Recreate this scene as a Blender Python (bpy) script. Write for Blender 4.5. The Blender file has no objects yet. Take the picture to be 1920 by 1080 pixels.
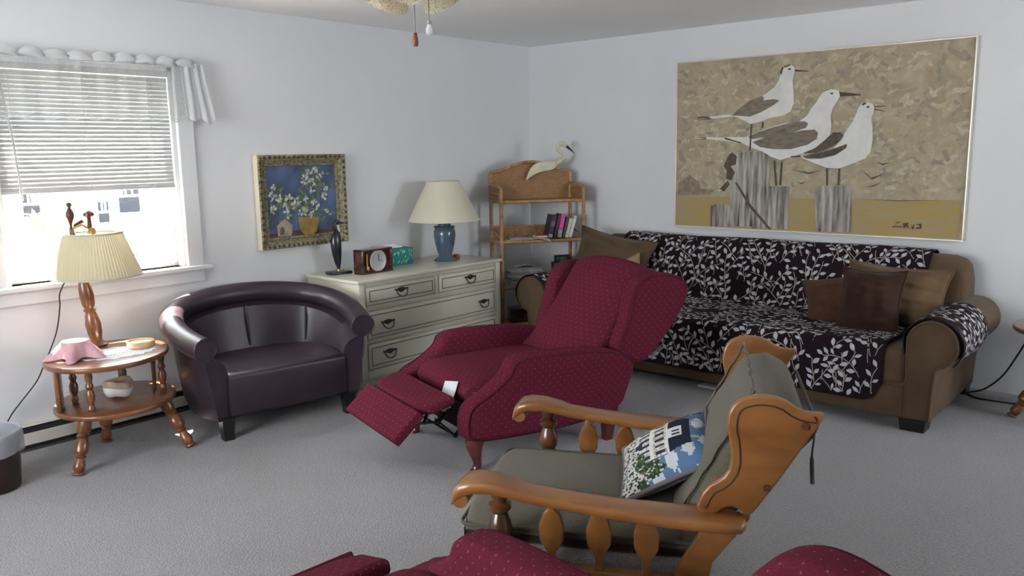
import bpy, bmesh, math, random
from mathutils import Vector, Matrix
import numpy as np
random.seed(7)
R = math.radians
C = bpy.context.scene.collection
scene = bpy.context.scene

# ------------------------------------------------------------------ camera
CAM_H = 1.4
FPX = 1550.0
def camera_axes(yaw, pitch, roll):
    fw = Vector((math.cos(yaw)*math.cos(pitch), math.sin(yaw)*math.cos(pitch), -math.sin(pitch)))
    r = Vector((math.sin(yaw), -math.cos(yaw), 0)); u = r.cross(fw)
    r2 = r*math.cos(roll) + u*math.sin(roll); u2 = -r*math.sin(roll) + u*math.cos(roll)
    return r2, u2, fw
_r, _u, _f = camera_axes(R(40.77), R(9.40), R(-0.86))
cam_data = bpy.data.cameras.new('camera'); cam = bpy.data.objects.new('camera', cam_data); C.objects.link(cam)
m = Matrix.Identity(4)
for i in range(3):
    m[i][0] = _r[i]; m[i][1] = _u[i]; m[i][2] = -_f[i]
m[2][3] = CAM_H
cam.matrix_world = m
cam_data.sensor_width = 36.0; cam_data.lens = FPX/1920*36.0
cam_data.clip_start = 0.05; cam_data.clip_end = 200
scene.camera = cam

# ------------------------------------------------------------------ world, sun, exposure
scene.view_settings.view_transform = 'Standard'
scene.view_settings.look = 'None'
scene.view_settings.gamma = 1.0
scene.view_settings.use_curve_mapping = False
scene.view_settings.exposure = 1.3
SKY = 9.0
w = bpy.data.worlds.new('sky'); scene.world = w; w.use_nodes = True
w.node_tree.nodes['Background'].inputs[0].default_value = (0.92, 0.96, 1.0, 1)
w.node_tree.nodes['Background'].inputs[1].default_value = SKY
sun_d = bpy.data.lights.new('sun', 'SUN'); sun_d.energy = 60.0; sun_d.angle = R(0.6); sun_d.color = (1.0, 0.90, 0.76)
sun = bpy.data.objects.new('sun', sun_d); C.objects.link(sun)
sun.location = (2, 9, 9)
sun.rotation_euler = Vector((-0.02, -0.42, -1.0)).to_track_quat('-Z', 'Y').to_euler()
def portal(name, loc, direction, sx, sy):
    d = bpy.data.lights.new(name, 'AREA'); d.shape = 'RECTANGLE'; d.size = sx; d.size_y = sy
    d.cycles.is_portal = True
    o = bpy.data.objects.new(name, d); C.objects.link(o); o.location = loc
    o.rotation_euler = Vector(direction).to_track_quat('-Z', 'Z').to_euler()
    return o
portal('portal_left', (1.81, 4.50, 1.335), (0, -1, 0), 1.0, 1.1)
portal('portal_back', (4.42, -2.36, 1.39), (0, 1, 0), 1.35, 1.25)
portal('portal_side', (-1.86, 2.4, 1.35), (1, 0, 0), 2.2, 1.35)

# ------------------------------------------------------------------ materials
MATS = {}
def nd(nt, typ, **kw):
    n = nt.nodes.new(typ)
    for k, v in kw.items(): setattr(n, k, v)
    return n
def mat(name, col, rough=0.6, metal=0.0, spec=0.5, noise=None, bump=None, coat=0.0, sheen=0.0, coord='Object', trans=0.0):
    """noise=(scale, amount 0..1, (stretch xyz)); bump=(scale, strength, distance)"""
    if name in MATS: return MATS[name]
    mt = bpy.data.materials.new(name); mt.use_nodes = True; nt = mt.node_tree
    b = nt.nodes['Principled BSDF']
    b.inputs['Base Color'].default_value = (*col, 1); b.inputs['Roughness'].default_value = rough
    b.inputs['Metallic'].default_value = metal; b.inputs['Specular IOR Level'].default_value = spec
    b.inputs['Coat Weight'].default_value = coat; b.inputs['Coat Roughness'].default_value = 0.15
    b.inputs['Sheen Weight'].default_value = sheen
    tc = nd(nt, 'ShaderNodeTexCoord')
    if noise:
        mp = nd(nt, 'ShaderNodeMapping'); nt.links.new(tc.outputs[coord], mp.inputs[0])
        mp.inputs['Scale'].default_value = noise[2] if len(noise) > 2 else (1, 1, 1)
        n = nd(nt, 'ShaderNodeTexNoise'); n.inputs['Scale'].default_value = noise[0]; n.inputs['Detail'].default_value = 5
        nt.links.new(mp.outputs[0], n.inputs['Vector'])
        cr = nd(nt, 'ShaderNodeValToRGB'); a = noise[1]
        c2 = noise[3] if len(noise) > 3 else None
        cr.color_ramp.elements[0].position = 0.30; cr.color_ramp.elements[1].position = 0.70
        lo = tuple(x*(1-a) for x in col) if c2 is None else c2
        hi = tuple(min(1, x*(1+a*0.6)) for x in col) if c2 is None else col
        cr.color_ramp.elements[0].color = (*lo, 1); cr.color_ramp.elements[1].color = (*hi, 1)
        nt.links.new(n.outputs['Fac'], cr.inputs[0]); nt.links.new(cr.outputs[0], b.inputs['Base Color'])
    if bump:
        n2 = nd(nt, 'ShaderNodeTexNoise'); n2.inputs['Scale'].default_value = bump[0]; n2.inputs['Detail'].default_value = 3
        nt.links.new(tc.outputs['Object'], n2.inputs['Vector'])
        bp = nd(nt, 'ShaderNodeBump'); bp.inputs['Strength'].default_value = bump[1]; bp.inputs['Distance'].default_value = bump[2]
        nt.links.new(n2.outputs['Fac'], bp.inputs['Height']); nt.links.new(bp.outputs[0], b.inputs['Normal'])
    MATS[name] = mt
    return mt
def wood(name, dark, light, scale=18, stretch=(0.12, 1, 1), rough=0.35, coat=0.3):
    if name in MATS: return MATS[name]
    mt = bpy.data.materials.new(name); mt.use_nodes = True; nt = mt.node_tree; b = nt.nodes['Principled BSDF']
    tc = nd(nt, 'ShaderNodeTexCoord'); mp = nd(nt, 'ShaderNodeMapping'); mp.inputs['Scale'].default_value = stretch
    nt.links.new(tc.outputs['Object'], mp.inputs[0])
    n = nd(nt, 'ShaderNodeTexNoise'); n.inputs['Scale'].default_value = scale; n.inputs['Detail'].default_value = 6; n.inputs['Distortion'].default_value = 0.8
    nt.links.new(mp.outputs[0], n.inputs['Vector'])
    cr = nd(nt, 'ShaderNodeValToRGB'); cr.color_ramp.elements[0].position = 0.3; cr.color_ramp.elements[1].position = 0.68
    cr.color_ramp.elements[0].color = (*dark, 1); cr.color_ramp.elements[1].color = (*light, 1)
    nt.links.new(n.outputs['Fac'], cr.inputs[0]); nt.links.new(cr.outputs[0], b.inputs['Base Color'])
    b.inputs['Roughness'].default_value = rough; b.inputs['Coat Weight'].default_value = coat; b.inputs['Coat Roughness'].default_value = 0.2
    MATS[name] = mt
    return mt
def dotted(name, col, dot, s=0.05, r=0.085, amount=0.75):
    mt = mat(name, col, rough=0.95, spec=0.08, sheen=0.0, bump=(420, 0.35, 0.002)); nt = mt.node_tree; b = nt.nodes['Principled BSDF']
    tc = nd(nt, 'ShaderNodeTexCoord'); facs = []
    for off in ((0, 0, 0), (0.5, 0.5, 0)):
        mp = nd(nt, 'ShaderNodeMapping'); mp.inputs['Scale'].default_value = (1/s, 1/s, 1); mp.inputs['Location'].default_value = off
        nt.links.new(tc.outputs['UV'], mp.inputs[0])
        fr = nd(nt, 'ShaderNodeVectorMath', operation='FRACTION'); nt.links.new(mp.outputs[0], fr.inputs[0])
        sb = nd(nt, 'ShaderNodeVectorMath', operation='SUBTRACT'); nt.links.new(fr.outputs[0], sb.inputs[0]); sb.inputs[1].default_value = (0.5, 0.5, 0)
        sc_ = nd(nt, 'ShaderNodeVectorMath', operation='MULTIPLY'); nt.links.new(sb.outputs[0], sc_.inputs[0]); sc_.inputs[1].default_value = (1, 0.65, 0)
        ln = nd(nt, 'ShaderNodeVectorMath', operation='LENGTH'); nt.links.new(sc_.outputs[0], ln.inputs[0])
        lt = nd(nt, 'ShaderNodeMath', operation='LESS_THAN'); nt.links.new(ln.outputs['Value'], lt.inputs[0]); lt.inputs[1].default_value = r
        facs.append(lt)
    mx = nd(nt, 'ShaderNodeMath', operation='MAXIMUM'); nt.links.new(facs[0].outputs[0], mx.inputs[0]); nt.links.new(facs[1].outputs[0], mx.inputs[1])
    ml = nd(nt, 'ShaderNodeMath', operation='MULTIPLY'); nt.links.new(mx.outputs[0], ml.inputs[0]); ml.inputs[1].default_value = amount
    n = nd(nt, 'ShaderNodeTexNoise'); n.inputs['Scale'].default_value = 260; nt.links.new(tc.outputs['Object'], n.inputs['Vector'])
    cr = nd(nt, 'ShaderNodeValToRGB'); cr.color_ramp.elements[0].position = 0.35; cr.color_ramp.elements[1].position = 0.7
    cr.color_ramp.elements[0].color = (*[x*0.82 for x in col], 1); cr.color_ramp.elements[1].color = (*[min(1, x*1.15) for x in col], 1)
    nt.links.new(n.outputs['Fac'], cr.inputs[0])
    mc = nd(nt, 'ShaderNodeMix', data_type='RGBA'); nt.links.new(ml.outputs[0], mc.inputs['Factor'])
    nt.links.new(cr.outputs[0], mc.inputs[6]); mc.inputs[7].default_value = (*dot, 1)
    nt.links.new(mc.outputs[2], b.inputs['Base Color'])
    return mt
def glassy(name, tint=(1, 1, 1), refl=0.06):
    if name in MATS: return MATS[name]
    mt = bpy.data.materials.new(name); mt.use_nodes = True; nt = mt.node_tree
    for n in list(nt.nodes): nt.nodes.remove(n)
    o = nd(nt, 'ShaderNodeOutputMaterial'); t = nd(nt, 'ShaderNodeBsdfTransparent'); g = nd(nt, 'ShaderNodeBsdfGlossy'); mx = nd(nt, 'ShaderNodeMixShader')
    t.inputs[0].default_value = (*tint, 1); g.inputs['Roughness'].default_value = 0.02; mx.inputs[0].default_value = refl
    nt.links.new(t.outputs[0], mx.inputs[1]); nt.links.new(g.outputs[0], mx.inputs[2]); nt.links.new(mx.outputs[0], o.inputs[0])
    MATS[name] = mt
    return mt
def sheer(name, col, opacity=0.5, holes=None, translucent=0.5):
    """cloth that lets light through: diffuse + translucent, mixed with transparent (procedural holes)"""
    if name in MATS: return MATS[name]
    mt = bpy.data.materials.new(name); mt.use_nodes = True; nt = mt.node_tree
    for n in list(nt.nodes): nt.nodes.remove(n)
    o = nd(nt, 'ShaderNodeOutputMaterial'); d = nd(nt, 'ShaderNodeBsdfDiffuse'); t = nd(nt, 'ShaderNodeBsdfTranslucent'); tr = nd(nt, 'ShaderNodeBsdfTransparent')
    d.inputs[0].default_value = (*col, 1); t.inputs[0].default_value = (*col, 1)
    m1 = nd(nt, 'ShaderNodeMixShader'); m1.inputs[0].default_value = translucent
    nt.links.new(d.outputs[0], m1.inputs[1]); nt.links.new(t.outputs[0], m1.inputs[2])
    m2 = nd(nt, 'ShaderNodeMixShader'); nt.links.new(tr.outputs[0], m2.inputs[1]); nt.links.new(m1.outputs[0], m2.inputs[2])
    m2.inputs[0].default_value = opacity
    if holes:
        tc = nd(nt, 'ShaderNodeTexCoord'); v = nd(nt, 'ShaderNodeTexVoronoi'); v.inputs['Scale'].default_value = holes
        nt.links.new(tc.outputs['Object'], v.inputs['Vector'])
        cr = nd(nt, 'ShaderNodeValToRGB'); cr.color_ramp.elements[0].position = 0.25; cr.color_ramp.elements[1].position = 0.45
        cr.color_ramp.elements[0].color = (opacity*0.55,)*3+(1,); cr.color_ramp.elements[1].color = (min(1, opacity*1.4),)*3+(1,)
        nt.links.new(v.outputs['Distance'], cr.inputs[0]); nt.links.new(cr.outputs[0], m2.inputs[0])
    nt.links.new(m2.outputs[0], o.inputs[0])
    MATS[name] = mt
    return mt

# ------------------------------------------------------------------ mesh helpers
class MB:
    def __init__(s): s.v = []; s.f = []
    def add(s, vf, M=None):
        v, f = vf; n = len(s.v)
        s.v += [tuple(M @ Vector(p)) for p in v] if M is not None else [tuple(p) for p in v]
        s.f += [tuple(i+n for i in q) for q in f]
        return s
    def build(s, name, mt, parent=None, smooth=35, world=False, sub=0):
        return mesh_obj(name, s.v, s.f, mt, parent, smooth, world, sub)
def new_mesh(name, v, f, mt, smooth=35):
    me = bpy.data.meshes.new(name); me.from_pydata([tuple(p) for p in v], [], f); me.update()
    bm = bmesh.new(); bm.from_mesh(me); bmesh.ops.recalc_face_normals(bm, faces=bm.faces)
    uv = bm.loops.layers.uv.new('UVMap')
    for fc in bm.faces:
        n = fc.normal; a = max(range(3), key=lambda i: abs(n[i]))
        for l in fc.loops:
            p = l.vert.co
            l[uv].uv = (p.y, p.z) if a == 0 else ((p.x, p.z) if a == 1 else (p.x, p.y))
    bm.to_mesh(me); bm.free()
    if smooth:
        me.polygons.foreach_set('use_smooth', [True]*len(me.polygons))
        try: me.set_sharp_from_angle(angle=R(smooth))
        except Exception: pass
    if mt: me.materials.append(mt)
    return me
def mesh_obj(name, v, f, mt, parent=None, smooth=35, world=False, sub=0):
    if world and parent is not None:
        inv = local_matrix(parent).inverted(); v = [inv @ Vector(p) for p in v]
    me = new_mesh(name, v, f, mt, smooth)
    o = bpy.data.objects.new(name, me); C.objects.link(o)
    if parent is not None: o.parent = parent
    if sub:
        md = o.modifiers.new('sub', 'SUBSURF'); md.levels = sub; md.render_levels = sub
    return o
def local_matrix(o):
    M = Matrix.LocRotScale(o.location, o.rotation_euler, o.scale)
    return local_matrix(o.parent) @ M if o.parent else M
def tag(o, label, cat, group=None, kind=None):
    if label: o['label'] = label
    if cat: o['category'] = cat
    if group: o['group'] = group
    if kind: o['kind'] = kind
    return o
def thing(name, label, cat, loc=(0, 0, 0), rz=0.0, group=None):
    o = bpy.data.objects.new(name, None); C.objects.link(o); o.empty_display_size = 0.05
    o.location = loc; o.rotation_euler = (0, 0, rz)
    return tag(o, label, cat, group)
def copy_tree(o, parent=None):
    c = o.copy(); C.objects.link(c); c.parent = parent
    for ch in [x for x in bpy.data.objects if x.parent == o]: copy_tree(ch, c)
    return c
def T(x, y, z): return Matrix.Translation((x, y, z))
def RX(a): return Matrix.Rotation(a, 4, 'X')
def RY(a): return Matrix.Rotation(a, 4, 'Y')
def RZ(a): return Matrix.Rotation(a, 4, 'Z')
def bm_out(bm):
    bm.verts.index_update()
    out = ([tuple(v.co) for v in bm.verts], [tuple(v.index for v in f.verts) for f in bm.faces]); bm.free()
    return out
def box(x0, x1, y0, y1, z0, z1, bev=0.0, seg=2):
    bm = bmesh.new(); bmesh.ops.create_cube(bm, size=1.0)
    for v in bm.verts:
        v.co = Vector(((x0+x1)/2+v.co.x*(x1-x0), (y0+y1)/2+v.co.y*(y1-y0), (z0+z1)/2+v.co.z*(z1-z0)))
    if bev > 0: bmesh.ops.bevel(bm, geom=list(bm.edges), offset=bev, segments=seg, profile=0.5, affect='EDGES', clamp_overlap=True)
    return bm_out(bm)
def prism(outline, t0, t1, axis='y', bev=0.0, seg=2):
    """outline: 2D pts; axis = extrusion axis. y: (x,z); x: (y,z); z: (x,y)"""
    def P(a, b, t): return {'y': (a, t, b), 'x': (t, a, b), 'z': (a, b, t)}[axis]
    bm = bmesh.new()
    lo = [bm.verts.new(P(a, b, t0)) for a, b in outline]; hi = [bm.verts.new(P(a, b, t1)) for a, b in outline]
    n = len(outline); f0 = bm.faces.new(lo); f1 = bm.faces.new(hi)
    for i in range(n): bm.faces.new((lo[i], lo[(i+1) % n], hi[(i+1) % n], hi[i]))
    bmesh.ops.recalc_face_normals(bm, faces=bm.faces)
    if bev > 0:
        es = [e for e in bm.edges if (f0 in e.link_faces or f1 in e.link_faces)]
        bmesh.ops.bevel(bm, geom=es, offset=bev, segments=seg, profile=0.5, affect='EDGES', clamp_overlap=True)
    return bm_out(bm)
def smooth_outline(pts, it=2, closed=True):
    """Chaikin corner cutting"""
    for _ in range(it):
        o = []; n = len(pts)
        for i in range(n if closed else n-1):
            a, b = pts[i], pts[(i+1) % n]
            o.append(tuple(a[k]*0.75+b[k]*0.25 for k in range(len(a)))); o.append(tuple(a[k]*0.25+b[k]*0.75 for k in range(len(a))))
        if not closed: o = [pts[0]]+o+[pts[-1]]
        pts = o
    return pts
def lathe(prof, seg=24, cap=True):
    v = []; f = []; n = len(prof)
    for r, z in prof:
        for k in range(seg):
            a = 2*math.pi*k/seg; v.append((r*math.cos(a), r*math.sin(a), z))
    for i in range(n-1):
        for k in range(seg):
            k2 = (k+1) % seg; f.append((i*seg+k, i*seg+k2, (i+1)*seg+k2, (i+1)*seg+k))
    if cap:
        if prof[0][0] > 1e-5: f.append(tuple(range(seg-1, -1, -1)))
        if prof[-1][0] > 1e-5: f.append(tuple((n-1)*seg+k for k in range(seg)))
    return v, f
def loft(rings, cap=True, closed=True):
    v = [p for r in rings for p in r]; n = len(rings[0]); f = []
    for i in range(len(rings)-1):
        for k in range(n if closed else n-1):
            k2 = (k+1) % n; f.append((i*n+k, i*n+k2, (i+1)*n+k2, (i+1)*n+k))
    if cap and closed:
        f.append(tuple(range(n-1, -1, -1))); f.append(tuple((len(rings)-1)*n+k for k in range(n)))
    return v, f
def tube(pts, rad, seg=8, flat=1.0):
    pts = [Vector(p) for p in pts]; n = len(pts); rings = []
    rad = rad if isinstance(rad, (list, tuple)) else [rad]*n
    up = Vector((0, 0, 1))
    t0 = (pts[1]-pts[0]).normalized()
    if abs(t0.dot(up)) > 0.9: up = Vector((0, 1, 0))
    nrm = (up - t0*up.dot(t0)).normalized()
    for i in range(n):
        t = (pts[min(i+1, n-1)]-pts[max(i-1, 0)])
        t = t.normalized() if t.length > 1e-9 else t0
        nrm = (nrm - t*nrm.dot(t)); nrm = nrm.normalized() if nrm.length > 1e-6 else t.orthogonal().normalized()
        b = t.cross(nrm)
        rings.append([pts[i]+(nrm*math.cos(2*math.pi*k/seg)*flat+b*math.sin(2*math.pi*k/seg))*rad[i] for k in range(seg)])
    return loft([[tuple(p) for p in r] for r in rings])
def bez(pts, n=8):
    """Catmull-Rom through points"""
    pts = [Vector(p) for p in pts]; out = []
    for i in range(len(pts)-1):
        p0 = pts[max(i-1, 0)]; p1 = pts[i]; p2 = pts[i+1]; p3 = pts[min(i+2, len(pts)-1)]
        for k in range(n):
            t = k/n
            out.append(0.5*((2*p1)+(p2-p0)*t+(2*p0-5*p1+4*p2-p3)*t*t+(3*p1-p0-3*p2+p3)*t**3))
    out.append(pts[-1])
    return out
def grid(fn, nu, nv):
    v = [fn(i/nu, j/nv) for i in range(nu+1) for j in range(nv+1)]
    f = [(i*(nv+1)+j, (i+1)*(nv+1)+j, (i+1)*(nv+1)+j+1, i*(nv+1)+j+1) for i in range(nu) for j in range(nv)]
    return v, f
def sheet(fn, nu, nv, th):
    """thin two-sided sheet with thickness along numeric normal"""
    def nrm(u, v):
        e = 1e-3
        a = Vector(fn(min(u+e, 1), v))-Vector(fn(max(u-e, 0), v)); b = Vector(fn(u, min(v+e, 1)))-Vector(fn(u, max(v-e, 0)))
        return a.cross(b).normalized()
    top = []; bot = []
    for i in range(nu+1):
        for j in range(nv+1):
            p = Vector(fn(i/nu, j/nv)); n = nrm(i/nu, j/nv); top.append(tuple(p+n*th/2)); bot.append(tuple(p-n*th/2))
    f = []; N = len(top); W = nv+1
    for i in range(nu):
        for j in range(nv):
            a, b, c_, d = i*W+j, (i+1)*W+j, (i+1)*W+j+1, i*W+j+1
            f.append((a, b, c_, d)); f.append((N+d, N+c_, N+b, N+a))
    for i in range(nu):
        f.append((i*W, N+i*W, N+(i+1)*W, (i+1)*W)); f.append(((i+1)*W+nv, N+(i+1)*W+nv, N+i*W+nv, i*W+nv))
    for j in range(nv):
        f.append((j+1, N+j+1, N+j, j)); f.append((nu*W+j, N+nu*W+j, N+nu*W+j+1, nu*W+j+1))
    return top+bot, f
def pillow(wd, ht, th, n=14, sag=0.06, seed=1, wrinkle=1.0):
    """square cushion in local XZ, thickness along Y, pinched corners, welted seam"""
    rnd = random.Random(seed); ph = [rnd.uniform(0, 6) for _ in range(6)]
    def side(sgn):
        def fn(u, v):
            a = 2*u-1; b = 2*v-1
            h = max(0.0, (1-abs(a)**2.2))**0.62*max(0.0, (1-abs(b)**2.2))**0.62
            x = a*wd/2*(1-sag*(1-b*b)*abs(a)**3)*(1); z = b*ht/2*(1-sag*(1-a*a)*abs(b)**3)
            wr = wrinkle*(0.09*math.sin(6*a+4*b+ph[0])*math.sin(3*b-5*a+ph[1])+0.06*math.sin(13*b+ph[2]+3*a+1.5*math.sin(3*a+ph[3]))*(0.4+abs(a))+0.03*math.sin(23*b+9*a*b+ph[4]))
            return (x, sgn*th/2*h*(1+wr), z)
        return grid(fn, n, n)
    m = MB(); m.add(side(1)); m.add(side(-1))
    return m.v, m.f
def rim_path(wd, ht, sag=0.06, n=12):
    p = []
    for k in range(n): a = 2*k/n-1; p.append((a*wd/2, 0, -ht/2*(1-sag*(1-a*a))))
    for k in range(n): b = 2*k/n-1; p.append((wd/2*(1-sag*(1-b*b)), 0, b*ht/2))
    for k in range(n): a = 1-2*k/n; p.append((a*wd/2, 0, ht/2*(1-sag*(1-a*a))))
    for k in range(n+1): b = 1-2*k/n; p.append((-wd/2*(1-sag*(1-b*b)), 0, b*ht/2))
    return p
def flat_poly(poly, P):
    """polygon (list of 2D) mapped by P -> face list"""
    return [P(a, b) for a, b in poly], [tuple(range(len(poly)))]

# ================================================================== the room
XW, YW, ZC = 5.27, 4.33, 2.215
XN, YB = -1.75, -2.25
M_wall = mat('wall_paint', (0.725, 0.732, 0.745), rough=0.75, spec=0.25, noise=(1.1, 0.03), bump=(140, 0.08, 0.002))
M_ceil = mat('ceiling_paint', (0.92, 0.92, 0.92), rough=0.9, spec=0.1, bump=(220, 0.25, 0.003))
M_trim = mat('trim_paint', (0.68, 0.69, 0.70), rough=0.45, spec=0.4)
M_carpet = mat('carpet', (0.255, 0.247, 0.252), rough=1.0, spec=0.05, sheen=0.3, noise=(95, 0.24), bump=(150, 0.9, 0.007))
# broad, faint traffic mottling of the carpet, multiplied over the pile colour
nt = M_carpet.node_tree; b = nt.nodes['Principled BSDF']; lk = b.inputs['Base Color'].links[0]; src = lk.from_socket
tc = nd(nt, 'ShaderNodeTexCoord'); n = nd(nt, 'ShaderNodeTexNoise'); n.inputs['Scale'].default_value = 2.2; n.inputs['Detail'].default_value = 4
nt.links.new(tc.outputs['Object'], n.inputs['Vector'])
cr = nd(nt, 'ShaderNodeValToRGB'); cr.color_ramp.elements[0].color = (0.86, 0.85, 0.84, 1); cr.color_ramp.elements[1].color = (1.06, 1.06, 1.08, 1)
nt.links.new(n.outputs['Fac'], cr.inputs[0])
mx = nd(nt, 'ShaderNodeMix', data_type='RGBA', blend_type='MULTIPLY'); mx.inputs['Factor'].default_value = 1.0
nt.links.new(src, mx.inputs[6]); nt.links.new(cr.outputs[0], mx.inputs[7]); nt.links.new(mx.outputs[2], b.inputs['Base Color'])

def struct(name, mb, mt, label, cat, smooth=0):
    o = mb.build(name, mt, None, smooth); return tag(o, label, cat, kind='structure')
WT = 0.16
struct('floor', MB().add(box(XN-WT, XW+WT, YB-WT, YW+WT, -0.12, 0)), M_carpet, 'light grey-beige wall-to-wall carpet', 'floor')
struct('ceiling', MB().add(box(XN-WT, XW+WT, YB-WT, YW+WT, ZC, ZC+0.12)), M_ceil, 'plain white painted ceiling', 'ceiling')
WX0, WX1, WZ0, WZ1 = 1.36, 2.275, 0.80, 1.87
ml = MB(); ml.add(box(XN, WX0, YW, YW+WT, 0, ZC)).add(box(WX1, XW, YW, YW+WT, 0, ZC)).add(box(WX0, WX1, YW, YW+WT, 0, WZ0)).add(box(WX0, WX1, YW, YW+WT, WZ1, ZC))
struct('wall_left', ml, M_wall, 'pale blue-white wall with the window', 'wall')
struct('wall_right', MB().add(box(XW, XW+WT, YB, YW+WT, 0, ZC)), M_wall, 'pale blue-white wall behind the sofa', 'wall')
BX0, BX1, BZ0, BZ1 = 3.82, 5.05, 0.82, 1.96
mb_ = MB(); mb_.add(box(XN, BX0, YB-WT, YB, 0, ZC)).add(box(BX1, XW, YB-WT, YB, 0, ZC)).add(box(BX0, BX1, YB-WT, YB, 0, BZ0)).add(box(BX0, BX1, YB-WT, YB, BZ1, ZC))
struct('wall_back', mb_, M_wall, 'pale wall behind the camera with a wide window', 'wall')
OY0, OY1, OZ0, OZ1 = 1.4, 3.4, 0.75, 1.95
mn = MB(); mn.add(box(XN-WT, XN, YB-WT, OY0, 0, ZC)).add(box(XN-WT, XN, OY1, YW+WT, 0, ZC)).add(box(XN-WT, XN, OY0, OY1, 0, OZ0)).add(box(XN-WT, XN, OY0, OY1, OZ1, ZC))
struct('wall_near', mn, M_wall, 'pale wall on the near side with a wide window', 'wall')

M_glass = glassy('window_glass')
# ---- window_1 in the left wall: casing, stool, apron, jambs, two sashes with panes
win = thing('window_1', 'white double-hung window with blind half lowered in the left wall', 'window', (1.8175, YW, WZ0)); win['kind'] = 'structure'
def wpart(name, vf, mt, parent=win, smooth=0): return MB().add(vf).build(name, mt, parent, smooth, world=True)
wpart('casing', box(WX1-0.01, WX1+0.085, YW-0.022, YW+0.005, WZ0-0.005, WZ1+0.022, 0.006), M_trim)
wpart('casing', box(WX0-0.085, WX0+0.01, YW-0.022, YW+0.005, WZ0-0.005, WZ1+0.022, 0.006), M_trim)
wpart('casing', box(WX0-0.085, WX1+0.085, YW-0.024, YW+0.005, WZ1-0.005, WZ1+0.022, 0.006), M_trim)
wpart('sill', box(WX0-0.12, WX1+0.125, YW-0.050, YW+0.09, WZ0-0.028, WZ0, 0.008), M_trim)
wpart('apron', box(WX0-0.085, WX1+0.085, YW-0.022, YW+0.002, WZ0-0.095, WZ0-0.028, 0.006), M_trim)
for x0, x1 in ((WX0, WX0+0.03), (WX1-0.03, WX1)): wpart('jamb', box(x0, x1, YW+0.005, YW+WT, WZ0, WZ1), M_trim)
wpart('jamb', box(WX0, WX1, YW+0.005, YW+WT, WZ1-0.025, WZ1), M_trim)
def sash(z0, z1, yc):
    s = MB(); t = 0.042
    for x0, x1 in ((WX0+0.03, WX0+0.03+t), (WX1-0.03-t, WX1-0.03)): s.add(box(x0, x1, yc-0.017, yc+0.017, z0, z1, 0.003))
    s.add(box(WX0+0.03+t, WX1-0.03-t, yc-0.017, yc+0.017, z0, z0+t, 0.003)).add(box(WX0+0.03+t, WX1-0.03-t, yc-0.017, yc+0.017, z1-t, z1, 0.003))
    o = s.build('sash', M_trim, win, 0, world=True)
    MB().add(box(WX0+0.03+t, WX1-0.03-t, yc-0.002, yc+0.002, z0+t, z1-t)).build('pane', M_glass, o, 0, world=True)
    return o
lo_sash = sash(WZ0, WZ0+0.56, YW+0.07)
sash(WZ0+0.52, WZ1-0.025, YW+0.11)
M_grey = mat('mark_grey', (0.25, 0.26, 0.28), rough=0.5)
for dx in (0.0, 0.045):  # two small grey discs for unidentified marks on the lower pane
    MB().add(lathe([(0.0, 0), (0.014, 0), (0.012, 0.004), (0.0, 0.005)], 12), T(2.02+dx, YW+0.066, 0.885) @ RX(R(90))).build('pane_mark', M_grey, lo_sash, 30, world=True)

# ---- window_2 and window_3 out of view, inferred from the light (the other daylight of the room)
w2 = thing('window_2', 'wide white window in the wall behind the camera', 'window', ((BX0+BX1)/2, YB, BZ0)); w2['kind'] = 'structure'
s = MB()
for x0, x1 in ((BX0, BX0+0.05), (BX1-0.05, BX1), ((BX0+BX1)/2-0.03, (BX0+BX1)/2+0.03)): s.add(box(x0, x1, YB-0.12, YB-0.04, BZ0, BZ1))
s.add(box(BX0, BX1, YB-0.12, YB-0.04, BZ0, BZ0+0.05)).add(box(BX0, BX1, YB-0.12, YB-0.04, BZ1-0.05, BZ1))
s.build('frame', M_trim, w2, 0, world=True)
MB().add(box(BX0+0.05, (BX0+BX1)/2-0.03, YB-0.082, YB-0.078, BZ0+0.05, BZ1-0.05)).build('pane', M_glass, w2, 0, world=True)
MB().add(box((BX0+BX1)/2+0.03, BX1-0.05, YB-0.082, YB-0.078, BZ0+0.05, BZ1-0.05)).build('pane', M_glass, w2, 0, world=True)
MB().add(box(BX0-0.08, BX1+0.08, YB, YB+0.05, BZ0-0.03, BZ0)).build('sill', M_trim, w2, 0, world=True)
w3 = thing('window_3', 'wide white window in the near wall beside the camera', 'window', (XN, (OY0+OY1)/2, OZ0)); w3['kind'] = 'structure'
s = MB(); ym = (OY0+OY1)/2
for y0, y1 in ((OY0, OY0+0.05), (OY1-0.05, OY1), (ym-0.03, ym+0.03)): s.add(box(XN-0.12, XN-0.05, y0, y1, OZ0, OZ1))
s.add(box(XN-0.12, XN-0.05, OY0, OY1, OZ0, OZ0+0.05)).add(box(XN-0.12, XN-0.05, OY0, OY1, OZ1-0.05, OZ1))
s.build('frame', M_trim, w3, 0, world=True)
for y0, y1 in ((OY0+0.05, ym-0.03), (ym+0.03, OY1-0.05)):
    MB().add(box(XN-0.087, XN-0.083, y0, y1, OZ0+0.05, OZ1-0.05)).build('pane', M_glass, w3, 0, world=True)
MB().add(box(XN-0.05, XN+0.05, OY0-0.08, OY1+0.08, OZ0-0.028, OZ0)).build('sill', M_trim, w3, 0, world=True)

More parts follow.
